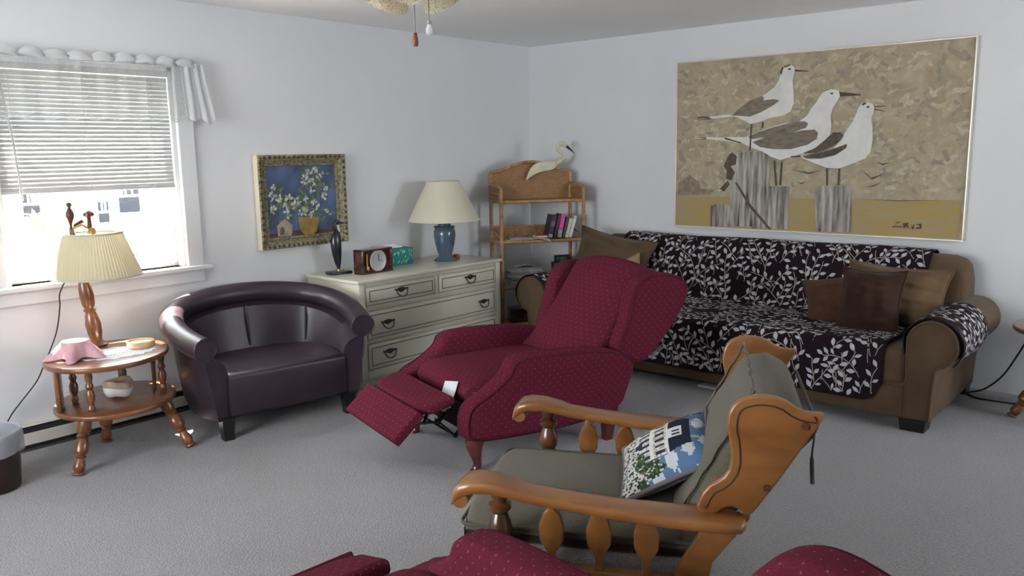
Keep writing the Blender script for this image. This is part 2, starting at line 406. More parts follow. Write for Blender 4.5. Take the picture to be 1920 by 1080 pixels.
# ---- baseboard heater along the left wall
M_heater = mat('heater_enamel', (0.62, 0.58, 0.52), rough=0.4)
M_black = mat('black_slot', (0.012, 0.012, 0.014), rough=0.6)
ht = thing('baseboard_left', 'cream metal baseboard heater with black slots along the window wall', 'heater', (1.8, YW-0.02, 0)); ht['kind'] = 'structure'
hx0, hx1 = -1.0, 2.95
MB().add(box(hx0, hx1, YW-0.012, YW, 0, 0.125)).build('back_plate', M_heater, ht, 0, world=True)
MB().add(box(hx0, hx1, YW-0.05, YW-0.042, 0.030, 0.088, 0.002)).build('front_panel', M_heater, ht, 0, world=True)
MB().add(prism([(YW-0.012, 0.125), (YW-0.030, 0.122), (YW-0.034, 0.117), (YW-0.012, 0.120)], hx0, hx1, 'x')).build('hood', M_heater, ht, 0, world=True)
MB().add(box(hx0, hx1, YW-0.040, YW-0.013, 0.004, 0.112)).build('fins', M_black, ht, 0, world=True)
MB().add(box(hx0, hx1, YW-0.052, YW-0.046, 0.000, 0.012)).build('bottom_rail', mat('dark_rail', (0.06, 0.055, 0.05), rough=0.5), ht, 0, world=True)

# ---- venetian blind: headrail, slats, bottom rail, cords, wand
M_slat = mat('blind_slat', (0.42, 0.425, 0.42), rough=0.5)
bl = thing('venetian_blind', 'off-white aluminium blind lowered over the upper half of the window', 'blind', (1.8175, YW+0.02, 1.845))
BXL, BXR, BY = WX0+0.032, WX1-0.032, YW+0.022
MB().add(box(BXL, BXR, BY-0.016, BY+0.016, 1.815, 1.845, 0.002)).build('headrail', M_slat, bl, 0, world=True)
prof = [(-0.0125, 0.0), (-0.006, 0.0018), (0.0, 0.0024), (0.006, 0.0018), (0.0125, 0.0)]
tl = R(70)
sl = MB(); ring = []
for x in (BXL-1.8175, BXR-1.8175):
    top = [(x, a*math.cos(tl)-b*math.sin(tl), a*math.sin(tl)+b*math.cos(tl)) for a, b in prof]
    bot = [(x, a*math.cos(tl)-(b-0.0007)*math.sin(tl), a*math.sin(tl)+(b-0.0007)*math.cos(tl)) for a, b in reversed(prof)]
    ring.append(top+bot)
sl.add(loft(ring)); me_slat = new_mesh('slat', sl.v, sl.f, M_slat, 40)
NS = 27
for k in range(NS):
    o = bpy.data.objects.new('slat', me_slat); C.objects.link(o); o.parent = bl
    o.location = (0, BY-(YW+0.02), 1.800-1.845-k*(0.545/(NS-1)))
MB().add(box(BXL, BXR, BY-0.012, BY+0.012, 1.232, 1.248, 0.003)).build('bottom_rail', mat('blind_rail', (0.40, 0.40, 0.41), rough=0.4), bl, 0, world=True)
for xx in (1.47, 1.80, 2.13):
    MB().add(tube([(xx, BY-0.013, 1.815), (xx, BY-0.013, 1.24)], 0.0013, 5)).add(tube([(xx, BY+0.013, 1.815), (xx, BY+0.013, 1.24)], 0.0013, 5)).build('ladder_cord', M_slat, bl, 30, world=True)
MB().add(tube([(1.425, BY-0.03, 1.805), (1.458, BY-0.028, 1.50), (1.475, BY-0.026, 1.20)], 0.0045, 8)).build('tilt_wand', mat('wand_plastic', (0.50, 0.51, 0.52), rough=0.3), bl, 30, world=True)

# ---- lace valance on its rod
M_lace = sheer('lace', (0.80, 0.81, 0.80), opacity=0.19, holes=260, translucent=0.25)
M_lace2 = sheer('lace_folded', (0.76, 0.77, 0.78), opacity=0.85, translucent=0.25)
val = thing('lace_valance', 'sheer white lace valance gathered on the rod above the blind', 'curtain', (1.80, YW-0.04, 1.89))
def vfn(u, v):
    x = 1.20+u*(2.335-1.20)
    zt = 1.868; zb = 1.578+0.012*abs(math.sin(u*34))
    y = YW-0.048+0.010*math.sin(u*60+1.2*math.sin(u*9))*(0.5+0.5*v)+0.004*math.sin(u*133)
    return (x, y, zt+(zb-zt)*v)
MB().add(sheet(vfn, 130, 10, 0.0012)).build('lace_panel', M_lace, val, 60, world=True)
hm = [vfn(k/130, 1.0) for k in range(131)]
MB().add(tube(hm, 0.0022, 5)).build('hem', M_lace2, val, 60, world=True)
MB().add(tube([(x, y, z+0.022) for x, y, z in hm], 0.0012, 5)).build('hem_stitching', M_lace2, val, 60, world=True)
MB().add(tube([(1.18, YW-0.05, 1.888), (2.405, YW-0.05, 1.888), (2.405, YW-0.005, 1.888)], 0.007, 8)).build('rod', M_trim, val, 30, world=True)
for k in range(11):
    xc = 1.235+k*0.108; rnd = random.Random(k)
    rings = []
    for i in range(9):
        t = i/8; xx = xc-0.05+0.104*t; e = math.sin(math.pi*min(max(t*0.98+0.01, 0), 1))**0.5
        rr = 0.008+0.015*e; cz = 1.886+0.010*math.sin(t*3.1)-0.006*t
        rings.append([(xx+0.008*math.cos(a_*2+k), YW-0.052-0.012*e+rr*0.6*math.cos(a_), cz+rr*(1+0.22*math.sin(3*a_+k+4*t))*math.sin(a_)) for a_ in [2*math.pi*j/14 for j in range(14)]])
    MB().add(loft(rings)).build('gathered_tab', M_lace2, val, 60, world=True)
def tailfn(x0, x1, zb, tip, ph):
    def fn(u, v):
        zt = 1.886; xl = x0; xr = x1
        # a slanted, pointed hem
        hem = zb-tip*(1-abs(2*u-1.1))
        x = xl+(xr-xl)*u*(1+0.35*v)+0.034*v*(1 if ph else 0.2)
        return (x, YW-0.062+0.008*math.sin(u*9+ph)+0.004*math.sin(v*5), zt+(hem-zt)*v)
    return fn
MB().add(sheet(tailfn(2.292, 2.352, 1.605, 0.025, 0), 14, 12, 0.0016)).build('tail', M_lace2, val, 60, world=True)
MB().add(sheet(tailfn(2.352, 2.408, 1.600, 0.045, 1.4), 14, 12, 0.0016)).build('tail', M_lace2, val, 60, world=True)

# ---- outside the window: lawn, neighbour's house, picket fence, bush
M_grass = mat('lawn', (0.30, 0.36, 0.20), rough=1.0, noise=(6, 0.3))
M_siding = mat('siding', (0.80, 0.79, 0.78), rough=0.6)
M_wfr = mat('house_window_frame', (0.72, 0.72, 0.72), rough=0.5)
M_wgl = mat('house_glass', (0.016, 0.017, 0.022), rough=0.4, spec=0.05)
M_pav = mat('pavement', (0.62, 0.61, 0.60), rough=0.9)
struct('ground', MB().add(box(-25, 45, YW+WT+0.02, 16.0, -1.2, -0.85)), M_pav, 'sunlit pale paving outside the window', 'ground')
struct('lawn', MB().add(box(-25, 45, 16.0, 45, -1.2, -0.84)), M_grass, 'sunlit lawn in front of the neighbouring house', 'ground')
hs = thing('neighbour_house', 'white clapboard house across the yard seen through the window', 'house', (7.0, 20, -0.84))
MB().add(box(-8, 26, 20.2, 28, -0.9, 6.0)).build('wall', M_siding, hs, 0, world=True)
bd = MB()
for k in range(30): bd.add(prism([(20.2, -0.84+k*0.21), (20.17, -0.84+k*0.21), (20.2, -0.84+k*0.21+0.21)], -8, 26, 'x'))
o_ = bd.build('clapboard', M_siding, hs, 0, world=True); o_['kind'] = 'stuff'
MB().add(prism([(19.6, 5.9), (24, 8.6), (28.6, 5.9)], -8.4, 26.4, 'x')).build('roof', mat('shingle', (0.22, 0.21, 0.21), rough=0.9), hs, 0, world=True)
def hwin(x0, x1, z0, z1):
    f = MB().add(box(x0, x1, 20.08, 20.2, z0, z1)).build('window', M_wfr, hs, 0, world=True)
    zm = (z0+z1)/2
    for a_, b_ in ((z0+0.08, zm-0.03), (zm+0.03, z1-0.08)):
        MB().add(box(x0+0.08, x1-0.08, 20.06, 20.085, a_, b_)).build('pane', M_wgl, f, 0, world=True)
    for q in (1, 2):
        xx = x0+0.08+(x1-x0-0.16)*q/3
        MB().add(box(xx-0.02, xx+0.02, 20.045, 20.07, zm+0.03, z1-0.08)).build('muntin', M_wfr, f, 0, world=True)
for x0, x1, z0, z1 in ((6.75, 7.25, -0.05, 0.85), (8.35, 8.75, -0.20, 0.45), (8.85, 9.5, 0.0, 0.95), (9.95, 10.5, 0.0, 0.9), (11.75, 12.05, 0.35, 0.85)): hwin(x0, x1, z0, z1)
fn_ = thing('picket_fence', 'low white picket fence in front of the neighbouring house', 'fence', (10, 17, -0.75))
pk = prism([(-0.045, 0), (0.045, 0), (0.045, 0.66), (0, 0.74), (-0.045, 0.66)], -0.012, 0.012, 'y'); me_p = new_mesh('picket', pk[0], pk[1], M_siding, 0)
for k in range(36):
    o = bpy.data.objects.new('picket', me_p); C.objects.link(o); o.parent = fn_; o.location = (-2.4+k*0.16, 0, 0)
for zz in (0.15, 0.5): MB().add(box(7.5, 13.4, 17.02, 17.06, zz-0.75, zz-0.67)).build('rail', M_siding, fn_, 0, world=True)
def bush(name, label, c_, rad, nleaf, seed):
    t = thing(name, label, 'bush', (c_[0], c_[1], -0.85)); rnd = random.Random(seed); mb = MB()
    for k in range(nleaf):
        a_ = rnd.uniform(0, 2*math.pi); el = rnd.uniform(-0.6, 1.5); rr = rad*rnd.uniform(0.55, 1.0)
        p = Vector((c_[0]+rr*math.cos(a_)*math.cos(el)*0.9, c_[1]+rr*math.sin(a_)*math.cos(el)*0.9, c_[2]+rr*math.sin(el)))
        s_ = rnd.uniform(0.05, 0.10)
        q = [Vector((0, -s_*0.4, 0)), Vector((s_, 0, 0.01)), Vector((0, s_*0.4, 0)), Vector((-s_, 0, -0.01))]
        Mx = Matrix.Translation(p) @ Matrix.Rotation(rnd.uniform(0, 6.28), 4, Vector((rnd.uniform(-1, 1), rnd.uniform(-1, 1), rnd.uniform(-1, 1))).normalized())
        mb.add((q, [(0, 1, 2, 3)]), Mx)
    mb2 = mb.build('foliage', mat('leaf', (0.30, 0.42, 0.16), rough=0.6), t, 0, world=True); mb2['kind'] = 'stuff'
    st = MB()
    for k in range(5): st.add(tube([(c_[0]+0.05*k-0.1, c_[1], -0.85), (c_[0]+0.14*(k-2), c_[1]+0.05*k, c_[2]+0.1)], 0.02, 6))
    st.build('stem', mat('bark', (0.16, 0.11, 0.07), rough=0.9), t, 30, world=True)
bush('garden_bush', 'leafy yellow-green bush outside at the left of the window', (3.95, 11.0, 0.15), 0.62, 700, 3)
bush('garden_bush', 'small green bush outside behind the lamp shade', (4.75, 11.4, -0.05), 0.40, 350, 4)

# ================================================================== lamp table with turned legs
M_walnut = wood('walnut', (0.095, 0.033, 0.011), (0.235, 0.085, 0.028), scale=14, rough=0.28, coat=0.5)
def pleated_shade_mat(name, col, freq):
    """pleats are real geometry; this only gives cloth"""
    return sheer(name, col, opacity=1.0, translucent=0.30)
M_shade1 = pleated_shade_mat('pleated_cloth', (0.50, 0.465, 0.33), 60)
M_shadetrim = mat('shade_trim', (0.45, 0.44, 0.38), rough=0.8)
M_brass = mat('brass', (0.55, 0.38, 0.14), rough=0.3, metal=1.0)
M_lens = mat('brown_plastic', (0.10, 0.035, 0.02), rough=0.3)
def leg_profile(L):
    p = [(0.020, 0.0), (0.028, 0.02), (0.026, 0.045), (0.016, 0.06), (0.020, 0.075), (0.026, 0.14), (0.025, 0.2), (0.017, 0.30), (0.024, 0.33), (0.018, 0.36), (0.030, 0.42), (0.031, 0.55), (0.022, 0.64), (0.028, 0.68), (0.022, 0.72), (0.030, 0.78), (0.030, 1.0)]
    return [(r, z*L) for r, z in p]
def spindle_profile(L):
    p = [(0.013, 0.0), (0.018, 0.08), (0.012, 0.16), (0.019, 0.28), (0.020, 0.42), (0.012, 0.52), (0.018, 0.60), (0.012, 0.68), (0.017, 0.82), (0.013, 0.92), (0.018, 1.0)]
    return [(r, z*L) for r, z in p]
def between(vf_len, a, b):
    a = Vector(a); b = Vector(b); d = b-a
    return Matrix.Translation(a) @ d.to_track_quat('Z', 'Y').to_matrix().to_4x4()
def oval(a, b, rot, n=56):
    return [(a*math.cos(t)*math.cos(rot)-b*math.sin(t)*math.sin(rot), a*math.cos(t)*math.sin(rot)+b*math.sin(t)*math.cos(rot)) for t in [2*math.pi*k/n for k in range(n)]]
def lamp_table(name, label, loc, feet, spins, zt, zs, a, b, rot, sk=0.99):
    t = thing(name, label, 'table', (loc[0], loc[1], 0))
    MB().add(prism(oval(a, b, rot), zt-0.024, zt, 'z', 0.008, 3)).build('table_top', M_walnut, t)
    MB().add(prism([(x+0.02, y-0.005) for x, y in oval(a*sk, b*sk, rot)], zs-0.024, zs, 'z', 0.008, 3)).build('lower_shelf', M_walnut, t)
    for (tx, ty), (fx, fy) in feet:
        Mx = between(0, (fx, fy, 0.0), (tx, ty, zs-0.02)); L = (Vector((tx, ty, zs-0.02))-Vector((fx, fy, 0))).length
        MB().add(lathe(leg_profile(L), 20), Mx).build('leg', M_walnut, t)
    for sx, sy in spins:
        MB().add(lathe(spindle_profile(zt-zs-0.024), 16), T(sx, sy, zs)).build('spindle', M_walnut, t)
    return t
LT = (1.64, 3.955)
lt = lamp_table('lamp_table', 'oval walnut lamp table with pleated shade standing before the window', LT,
    [((-0.185, -0.15), (1.383-LT[0], 3.765-LT[1])), ((0.19, -0.11), (1.893-LT[0], 3.715-LT[1])), ((0.02, 0.12), (1.663-LT[0], 4.12-LT[1]))],
    [(-0.155, -0.150), (0.225, -0.06), (-0.14, 0.07), (0.12, 0.14)], 0.485, 0.262, 0.305, 0.265, R(45))
for px, py, a_ in ((-0.23, 0.00, R(62)), (0.235, 0.045, R(62))):
    MB().add(box(-0.055, 0.055, -0.009, 0.009, 0.262, 0.461, 0.003), T(px, py, 0) @ RZ(a_)).build('side_panel', M_walnut, lt)
# lamp column, shade, finials
PX, PY = 1.685-LT[0], 4.095-LT[1]            # shade axis
P0 = Vector((1.670-LT[0], 4.125-LT[1], 0.485)); P1 = Vector((1.606-LT[0], 4.140-LT[1], 1.065))   # slightly leaning column
MC = between(0, P0, P1); CL = (P1-P0).length
colp = [(0.045, 0.0), (0.048, 0.012), (0.030, 0.025), (0.025, 0.035), (0.033, 0.075), (0.036, 0.115), (0.028, 0.160), (0.022, 0.175), (0.030, 0.187), (0.022, 0.199), (0.029, 0.215), (0.033, 0.255), (0.029, 0.30), (0.019, 0.345), (0.014, 0.38), (0.012, CL)]
MB().add(lathe(colp, 20), MC).build('column', M_walnut, lt)
def pleat_shade(r0, z0, r1, z1, n, amp, th=0.0015):
    N = n*4; rings = []
    for t in [0, 0.25, 0.5, 0.75, 1]:
        r = r0+(r1-r0)*t; z = z0+(z1-z0)*t
        rings.append([((r+amp*math.cos(n*2*math.pi*k/N))*math.cos(2*math.pi*k/N), (r+amp*math.cos(n*2*math.pi*k/N))*math.sin(2*math.pi*k/N), z) for k in range(N)])
    return loft(rings, cap=False)
shz0, shz1 = 0.838, 1.042
sh = MB().add(pleat_shade(0.200, shz0, 0.128, shz1, 76, 0.0022), T(PX, PY, 0)).build('lamp_shade', M_shade1, lt, 60)
def ring(r, z, rr, seg=48):
    return [(r*math.cos(2*math.pi*k/seg), r*math.sin(2*math.pi*k/seg), z) for k in range(seg+1)], rr
for rr_, zz_ in ((0.2015, shz0), (0.1295, shz1)):
    MB().add(tube(ring(rr_, zz_, 0)[0], 0.0045, 6), T(PX, PY, 0)).build('trim', M_shadetrim, sh, 60)
sp_ = MB()
for k in range(3):
    a_ = R(20+120*k); sp_.add(tube([(PX, PY, 1.045), (PX+0.128*math.cos(a_), PY+0.128*math.sin(a_), shz1-0.004)], 0.002, 5))
sp_.build('spider', M_brass, lt)
MB().add(tube([(PX, PY, 0.93), (PX, PY, 1.06)], 0.008, 10)).build('stem', M_brass, lt)
MB().add(tube([tuple(P1), ((P1.x+PX)/2, (P1.y+PY)/2, 1.085), (PX-0.01, PY, 1.062)], 0.007, 8)).build('bridge_arm', M_brass, lt)
# turned finials: on the column and on the shade knob, with the switch between them
fin = [(0.004, 0), (0.010, 0.008), (0.006, 0.02), (0.009, 0.035), (0.019, 0.065), (0.020, 0.08), (0.010, 0.10), (0.007, 0.108), (0.014, 0.118), (0.010, 0.13), (0.0, 0.136)]
MB().add(lathe(fin, 16), T(P1.x, P1.y, P1.z-0.005)).build('finial', M_lens, lt)
mush = [(0.008, 0), (0.011, 0.02), (0.009, 0.05), (0.011, 0.058), (0.025, 0.066), (0.024, 0.080), (0.012, 0.09), (0.0, 0.093)]
MB().add(lathe(mush, 16), T(PX-0.012, PY, 1.060)).build('finial', M_lens, lt)
MB().add(lathe([(0.006, 0), (0.011, 0.01), (0.010, 0.05), (0.0, 0.055)], 12), T(P1.x+0.01, P1.y-0.005, 1.075) @ RY(R(58))).build('switch_knob', M_lens, lt)
MB().add(lathe([(0.0, 0), (0.020, 0.004), (0.022, 0.016), (0.012, 0.032), (0.0, 0.034)], 16), T(PX-0.005, PY, 1.038)).build('socket_cap', M_brass, lt)
# second table, mostly outside the frame
t2c = (4.90, 0.46)
lt2 = lamp_table('side_table', 'turned-leg wooden side table cut off by the right edge of the photo', t2c,
    [((-0.03, 0.17), (4.815-t2c[0], 0.735-t2c[1])), ((0.17, -0.1), (0.23, -0.16)), ((-0.19, -0.08), (-0.25, -0.12))],
    [(-0.02, 0.15), (0.14, -0.09), (-0.13, -0.09)], 0.485, 0.24, 0.315, 0.315, 0.0, 0.62)
# ---- things on the lamp table
M_pink = mat('pink_ceramic', (0.56, 0.31, 0.35), rough=0.55, noise=(30, 0.15))
M_whitec = mat('white_ceramic', (0.74, 0.73, 0.72), rough=0.4)
star = thing('pink_dish', 'pink star-footed ceramic dish upside down on the lamp table', 'dish', (LT[0]-0.135, LT[1]+0.01, 0.4875), R(20))
def star_ring(r, lob, z, n=60):
    return [((r+lob*math.cos(5*t)+0.3*lob*math.cos(10*t))*math.cos(t), (r+lob*math.cos(5*t)+0.3*lob*math.cos(10*t))*math.sin(t), z+(0.006 if lob > 0.01 else 0)*(1-math.cos(5*t))) for t in [2*math.pi*k/n for k in range(n)]]
MB().add(loft([star_ring(0.098, 0.034, 0.000), star_ring(0.088, 0.028, 0.020), star_ring(0.076, 0.016, 0.044), star_ring(0.066, 0.006, 0.066), star_ring(0.060, 0.001, 0.078)])).build('body', M_pink, star, 60)
MB().add(lathe([(0.0, 0.0775), (0.057, 0.0785), (0.058, 0.081), (0.0, 0.082)], 32)).build('base_disc', M_whitec, star)
M_doily = sheer('doily_lace', (0.80, 0.82, 0.86), opacity=0.85, holes=170, translucent=0.1)
dl = []
for rr_ in (0.0, 0.05, 0.09, 0.125):
    dl.append([((rr_*1.45+(0.008*math.cos(18*t) if rr_ > 0.1 else 0))*math.cos(t), (rr_+(0.006*math.cos(18*t) if rr_ > 0.1 else 0))*math.sin(t), 0.0012+0.0006*math.cos(9*t)) for t in [2*math.pi*k/90 for k in range(90)]])
doily = MB().add(loft(dl, cap=False)).build('doily', M_doily, None, 60); doily.location = (LT[0]+0.02, LT[1]-0.035, 0.485); doily.rotation_euler = (0, 0, R(-10))
tag(doily, 'white lace doily lying on the lamp table', 'doily')
coaster = thing('wooden_coaster', 'round pale wooden coaster dish on the lamp table', 'coaster', (LT[0]+0.155, LT[1]-0.015, 0.4878))
M_maple = wood('maple', (0.42, 0.27, 0.13), (0.60, 0.42, 0.23), scale=24, rough=0.5, coat=0.1)
MB().add(lathe([(0.0, 0.0), (0.058, 0.0), (0.064, 0.004), (0.064, 0.028), (0.060, 0.031), (0.056, 0.028), (0.056, 0.022), (0.0, 0.021)], 36)).build('dish', M_maple, coaster)
MB().add(lathe([(0.0, 0.0212), (0.053, 0.0212), (0.053, 0.0235), (0.0, 0.024)], 36)).build('cork_inlay', mat('cork', (0.66, 0.53, 0.36), rough=0.9, noise=(160, 0.2)), coaster)
bowl = thing('ceramic_bowl', 'small white and tan ceramic bowl on the lower table shelf', 'bowl', (LT[0]+0.03, LT[1]-0.015, 0.262))
def blob(r, z, s): return [((r*(1+0.05*math.sin(3*t+s)))*math.cos(t), (r*(1+0.05*math.sin(3*t+s)))*math.sin(t), z+0.006*math.sin(2*t+s)) for t in [2*math.pi*k/40 for k in range(40)]]
MB().add(loft([blob(0.030, 0.006, 0), blob(0.050, 0.012, 0.2), blob(0.064, 0.035, 0.4), blob(0.066, 0.055, 0.6)])).build('body', M_whitec, bowl, 60)
MB().add(loft([blob(0.0665, 0.0545, 0.6), blob(0.066, 0.072, 0.7), blob(0.058, 0.086, 0.8), blob(0.050, 0.080, 0.8), blob(0.030, 0.060, 0.8)])).build('rim', mat('tan_glaze', (0.46, 0.33, 0.24), rough=0.45, noise=(25, 0.35)), bowl, 60)
# ---- cords
M_cord = mat('black_cord', (0.015, 0.014, 0.014), rough=0.6)
c1 = MB().add(tube(bez([(1.615, 4.16, 0.90), (1.57, 4.25, 0.76), (1.565, 4.265, 0.68), (1.54, 4.28, 0.55), (1.47, 4.285, 0.40), (1.43, 4.285, 0.33), (1.36, 4.285, 0.255), (1.31, 4.285, 0.20), (1.27, 4.285, 0.14), (1.20, 4.27, 0.06), (1.15, 4.26, 0.006)], 8), 0.0032, 6)).build('cord', M_cord, lt, 35, world=True)
c1['label'] = 'thin black cord hanging down the wall'
c2 = MB().add(tube(bez([(5.18, 0.74, 0.36), (5.17, 0.79, 0.24), (5.16, 0.85, 0.12), (5.15, 0.93, 0.035), (5.13, 1.005, 0.006), (5.08, 0.985, 0.005), (5.045, 0.93, 0.005), (5.05, 0.80, 0.005), (5.06, 0.70, 0.005), (5.08, 0.55, 0.005)], 8), 0.005, 6)).build('power_cord', M_cord, None)
tag(c2, 'black power cord on the floor beside the right sofa arm', 'cord')
# ---- waste bin with liner
bn = thing('waste_bin', 'dark brown waste bin with clear plastic liner at the left edge', 'bin', (1.085, 3.905, 0))
M_bin = mat('bin_brown', (0.028, 0.014, 0.012), rough=0.3)
MB().add(lathe([(0.0, 0.0), (0.105, 0.0), (0.112, 0.006), (0.128, 0.245), (0.131, 0.25), (0.128, 0.252), (0.124, 0.245), (0.108, 0.012), (0.0, 0.010)], 40)).build('body', M_bin, bn)
M_bag = sheer('plastic_liner', (0.62, 0.65, 0.70), opacity=0.62, translucent=0.4)
def bagr(r, z, a_): return [((r+a_*math.sin(9*t)+a_*0.6*math.sin(17*t+1))*math.cos(t), (r+a_*math.sin(9*t)+a_*0.6*math.sin(17*t+1))*math.sin(t), z+a_*1.2*math.sin(5*t)) for t in [2*math.pi*k/80 for k in range(80)]]
MB().add(loft([bagr(0.137, 0.165, 0.003), bagr(0.139, 0.20, 0.002), bagr(0.137, 0.245, 0.002), bagr(0.131, 0.258, 0.001), bagr(0.122, 0.248, 0.001), bagr(0.114, 0.15, 0.003), bagr(0.108, 0.06, 0.004)], cap=False)).build('liner', M_bag, bn, 60)

# ================================================================== barrel armchair
M_leather = mat('brown_leather', (0.034, 0.021, 0.029), rough=0.38, spec=0.5, noise=(9, 0.25), bump=(260, 0.12, 0.0015))
M_blackleg = mat('black_lacquer', (0.010, 0.009, 0.009), rough=0.35)
bc = thing('barrel_armchair', 'dark brown leather barrel armchair between the lamp table and dresser', 'armchair', (2.385, 3.57, 0), R(-10.5))
pathU = bez([(-0.425, -0.005, 0), (-0.462, 0.13, 0), (-0.478, 0.27, 0), (-0.445, 0.43, 0), (-0.345, 0.555, 0), (-0.18, 0.625, 0), (0, 0.645, 0), (0.18, 0.625, 0), (0.345, 0.555, 0), (0.445, 0.43, 0), (0.478, 0.27, 0), (0.462, 0.13, 0), (0.425, -0.005, 0)], 6)
NP = len(pathU); rings = []; inner = []; top_in = []
for i, p in enumerate(pathU):
    t = (pathU[min(i+1, NP-1)]-pathU[max(i-1, 0)]).normalized(); out = Vector((-t.y, t.x, 0))
    if out.dot(Vector((p.x, p.y-0.25, 0))) < 0: out = -out
    s_ = i/(NP-1); k = math.sin(math.pi*s_)**1.3
    rc = 0.478+0.150*k; rr = 0.060
    sec = [(-0.045-0.015*k, 0.105), (-0.030, 0.18), (-0.012, 0.30), (0.008, rc-0.06)]
    for a_ in range(-70, 251, 20): sec.append((rr*math.cos(R(a_))*1.02, rc+rr*math.sin(R(a_))*0.95))
    sec += [(-0.070, rc-0.07), (-0.100, 0.38), (-0.125, 0.30), (-0.135, 0.20), (-0.130, 0.105)]
    rings.append([tuple(Vector((p.x, p.y, 0))+out*o_+Vector((0, 0, z_))) for o_, z_ in sec])
    inner.append((p+out*-0.112)); top_in.append((p+out*-0.082, rc-0.06))
MB().add(loft(rings)).build('shell', M_leather, bc, 50)
seat_out = [(v_.x, v_.y) for v_ in inner if v_.y > 0.03]
seat_out = [(seat_out[0][0]+0.005, 0.012)]+seat_out+[(seat_out[-1][0]-0.005, 0.012)]
MB().add(prism(seat_out, 0.105, 0.335, 'z', 0.028, 4)).build('seat', M_leather, bc, 50)
# piping along the arm fronts, pleat seams in the back
for s_ in (0, -1):
    MB().add(tube(rings[s_][2:-3], 0.004, 6)).build('piping', M_leather, bc, 60)
for idx, ln in ((NP//2, 1.0), (NP//2+13, 1.0)):
    p, zt_ = top_in[idx]; q = inner[idx]
    MB().add(tube([(p.x, p.y, zt_), ((p.x*0.6+q.x*0.4), (p.y*0.6+q.y*0.4)-0.006, zt_*0.6+0.36*0.4), (q.x, q.y-0.004, 0.345)], [0.003, 0.007, 0.004], 8)).build('seam', M_leather, bc, 60)
def taper_leg(x, y, z1, a, b, dx=0, dy=0):
    return loft([[(x+dx-b, y+dy-b, 0), (x+dx+b, y+dy-b, 0), (x+dx+b, y+dy+b, 0), (x+dx-b, y+dy+b, 0)], [(x-a, y-a, z1), (x+a, y-a, z1), (x+a, y+a, z1), (x-a, y+a, z1)]])
for x, y in ((-0.335, 0.035), (0.335, 0.035), (-0.28, 0.50), (0.28, 0.50)):
    MB().add(taper_leg(x, y, 0.115, 0.033, 0.024)).build('leg', M_blackleg, bc, 0)

# ================================================================== dresser
M_dress = mat('dresser_paint', (0.60, 0.57, 0.47), rough=0.42, noise=(5, 0.05))
M_drtop = mat('dresser_top', (0.66, 0.62, 0.53), rough=0.22, coat=0.3, noise=(4, 0.05))
M_line = mat('dark_glaze', (0.10, 0.085, 0.06), rough=0.6)
M_bronze = mat('bronze', (0.10, 0.088, 0.075), rough=0.35, metal=0.8)
dr = thing('dresser', 'cream painted chest of drawers with bronze bail pulls', 'dresser', (3.64, 4.05, 0))
DX0, DX1, DYF, DYB, DT = 3.030, 4.315, 3.815, 4.315, 0.66
def dpart(name, vf, mt=None, parent=None, smooth=30): return MB().add(vf).build(name, mt or M_dress, parent or dr, smooth, world=True)
dpart('body', box(DX0+0.015, DX1-0.015, DYF+0.012, DYB, 0.05, DT-0.022, 0.004))
dpart('top', box(DX0, DX1, DYF-0.012, DYB, DT-0.022, DT, 0.006, 3), M_drtop)
# stepped frame round the drawers
fr = MB()
for x0, x1, z0, z1 in ((DX0+0.015, DX0+0.062, 0.05, DT-0.022), (DX1-0.062, DX1-0.015, 0.05, DT-0.022), (DX0+0.062, DX1-0.062, DT-0.042, DT-0.022), (DX0+0.062, DX1-0.062, 0.470, 0.494), (DX0+0.062, DX1-0.062, 0.270, 0.290), (DX0+0.062, DX1-0.062, 0.05, 0.10), (3.667, 3.697, 0.494, DT-0.042)):
    fr.add(box(x0, x1, DYF, DYF+0.02, z0, z1, 0.004))
fr.build('face_frame', M_dress, dr, 30, world=True)
dpart('plinth', box(DX0+0.02, DX1-0.02, DYF+0.03, DYB, 0.0, 0.05))
def pull(x, z, parent):
    pts = [(-0.062, 0.006), (-0.050, 0.016), (-0.036, 0.010), (-0.022, 0.022), (-0.008, 0.020), (0, 0.030), (0.008, 0.020), (0.022, 0.022), (0.036, 0.010), (0.050, 0.016), (0.062, 0.006), (0.044, -0.004), (0.030, -0.010), (0.014, -0.022), (0, -0.030), (-0.014, -0.022), (-0.030, -0.010), (-0.044, -0.004)]
    yy = DYF-0.003
    h = MB().add(prism([(x+a*0.95, z+b*0.85) for a, b in [(a_, b_*0.72+0.006) for a_, b_ in pts]], yy-0.004, yy, 'y', 0.001, 1)).build('pull', M_bronze, parent, 30, world=True)
    MB().add(tube(bez([(x-0.046, yy-0.006, z+0.008), (x-0.036, yy-0.016, z-0.020), (x-0.014, yy-0.020, z-0.034), (x+0.014, yy-0.020, z-0.034), (x+0.036, yy-0.016, z-0.020), (x+0.046, yy-0.006, z+0.008)], 4), 0.0038, 6)).build('bail', M_bronze, h, 60, world=True)
    for sx in (-0.046, 0.046): MB().add(lathe([(0.0, 0), (0.007, 0.002), (0.006, 0.008), (0, 0.010)], 10), T(x+sx, yy-0.002, z+0.008) @ RX(R(90))).build('rosette', M_bronze, h, 60, world=True)
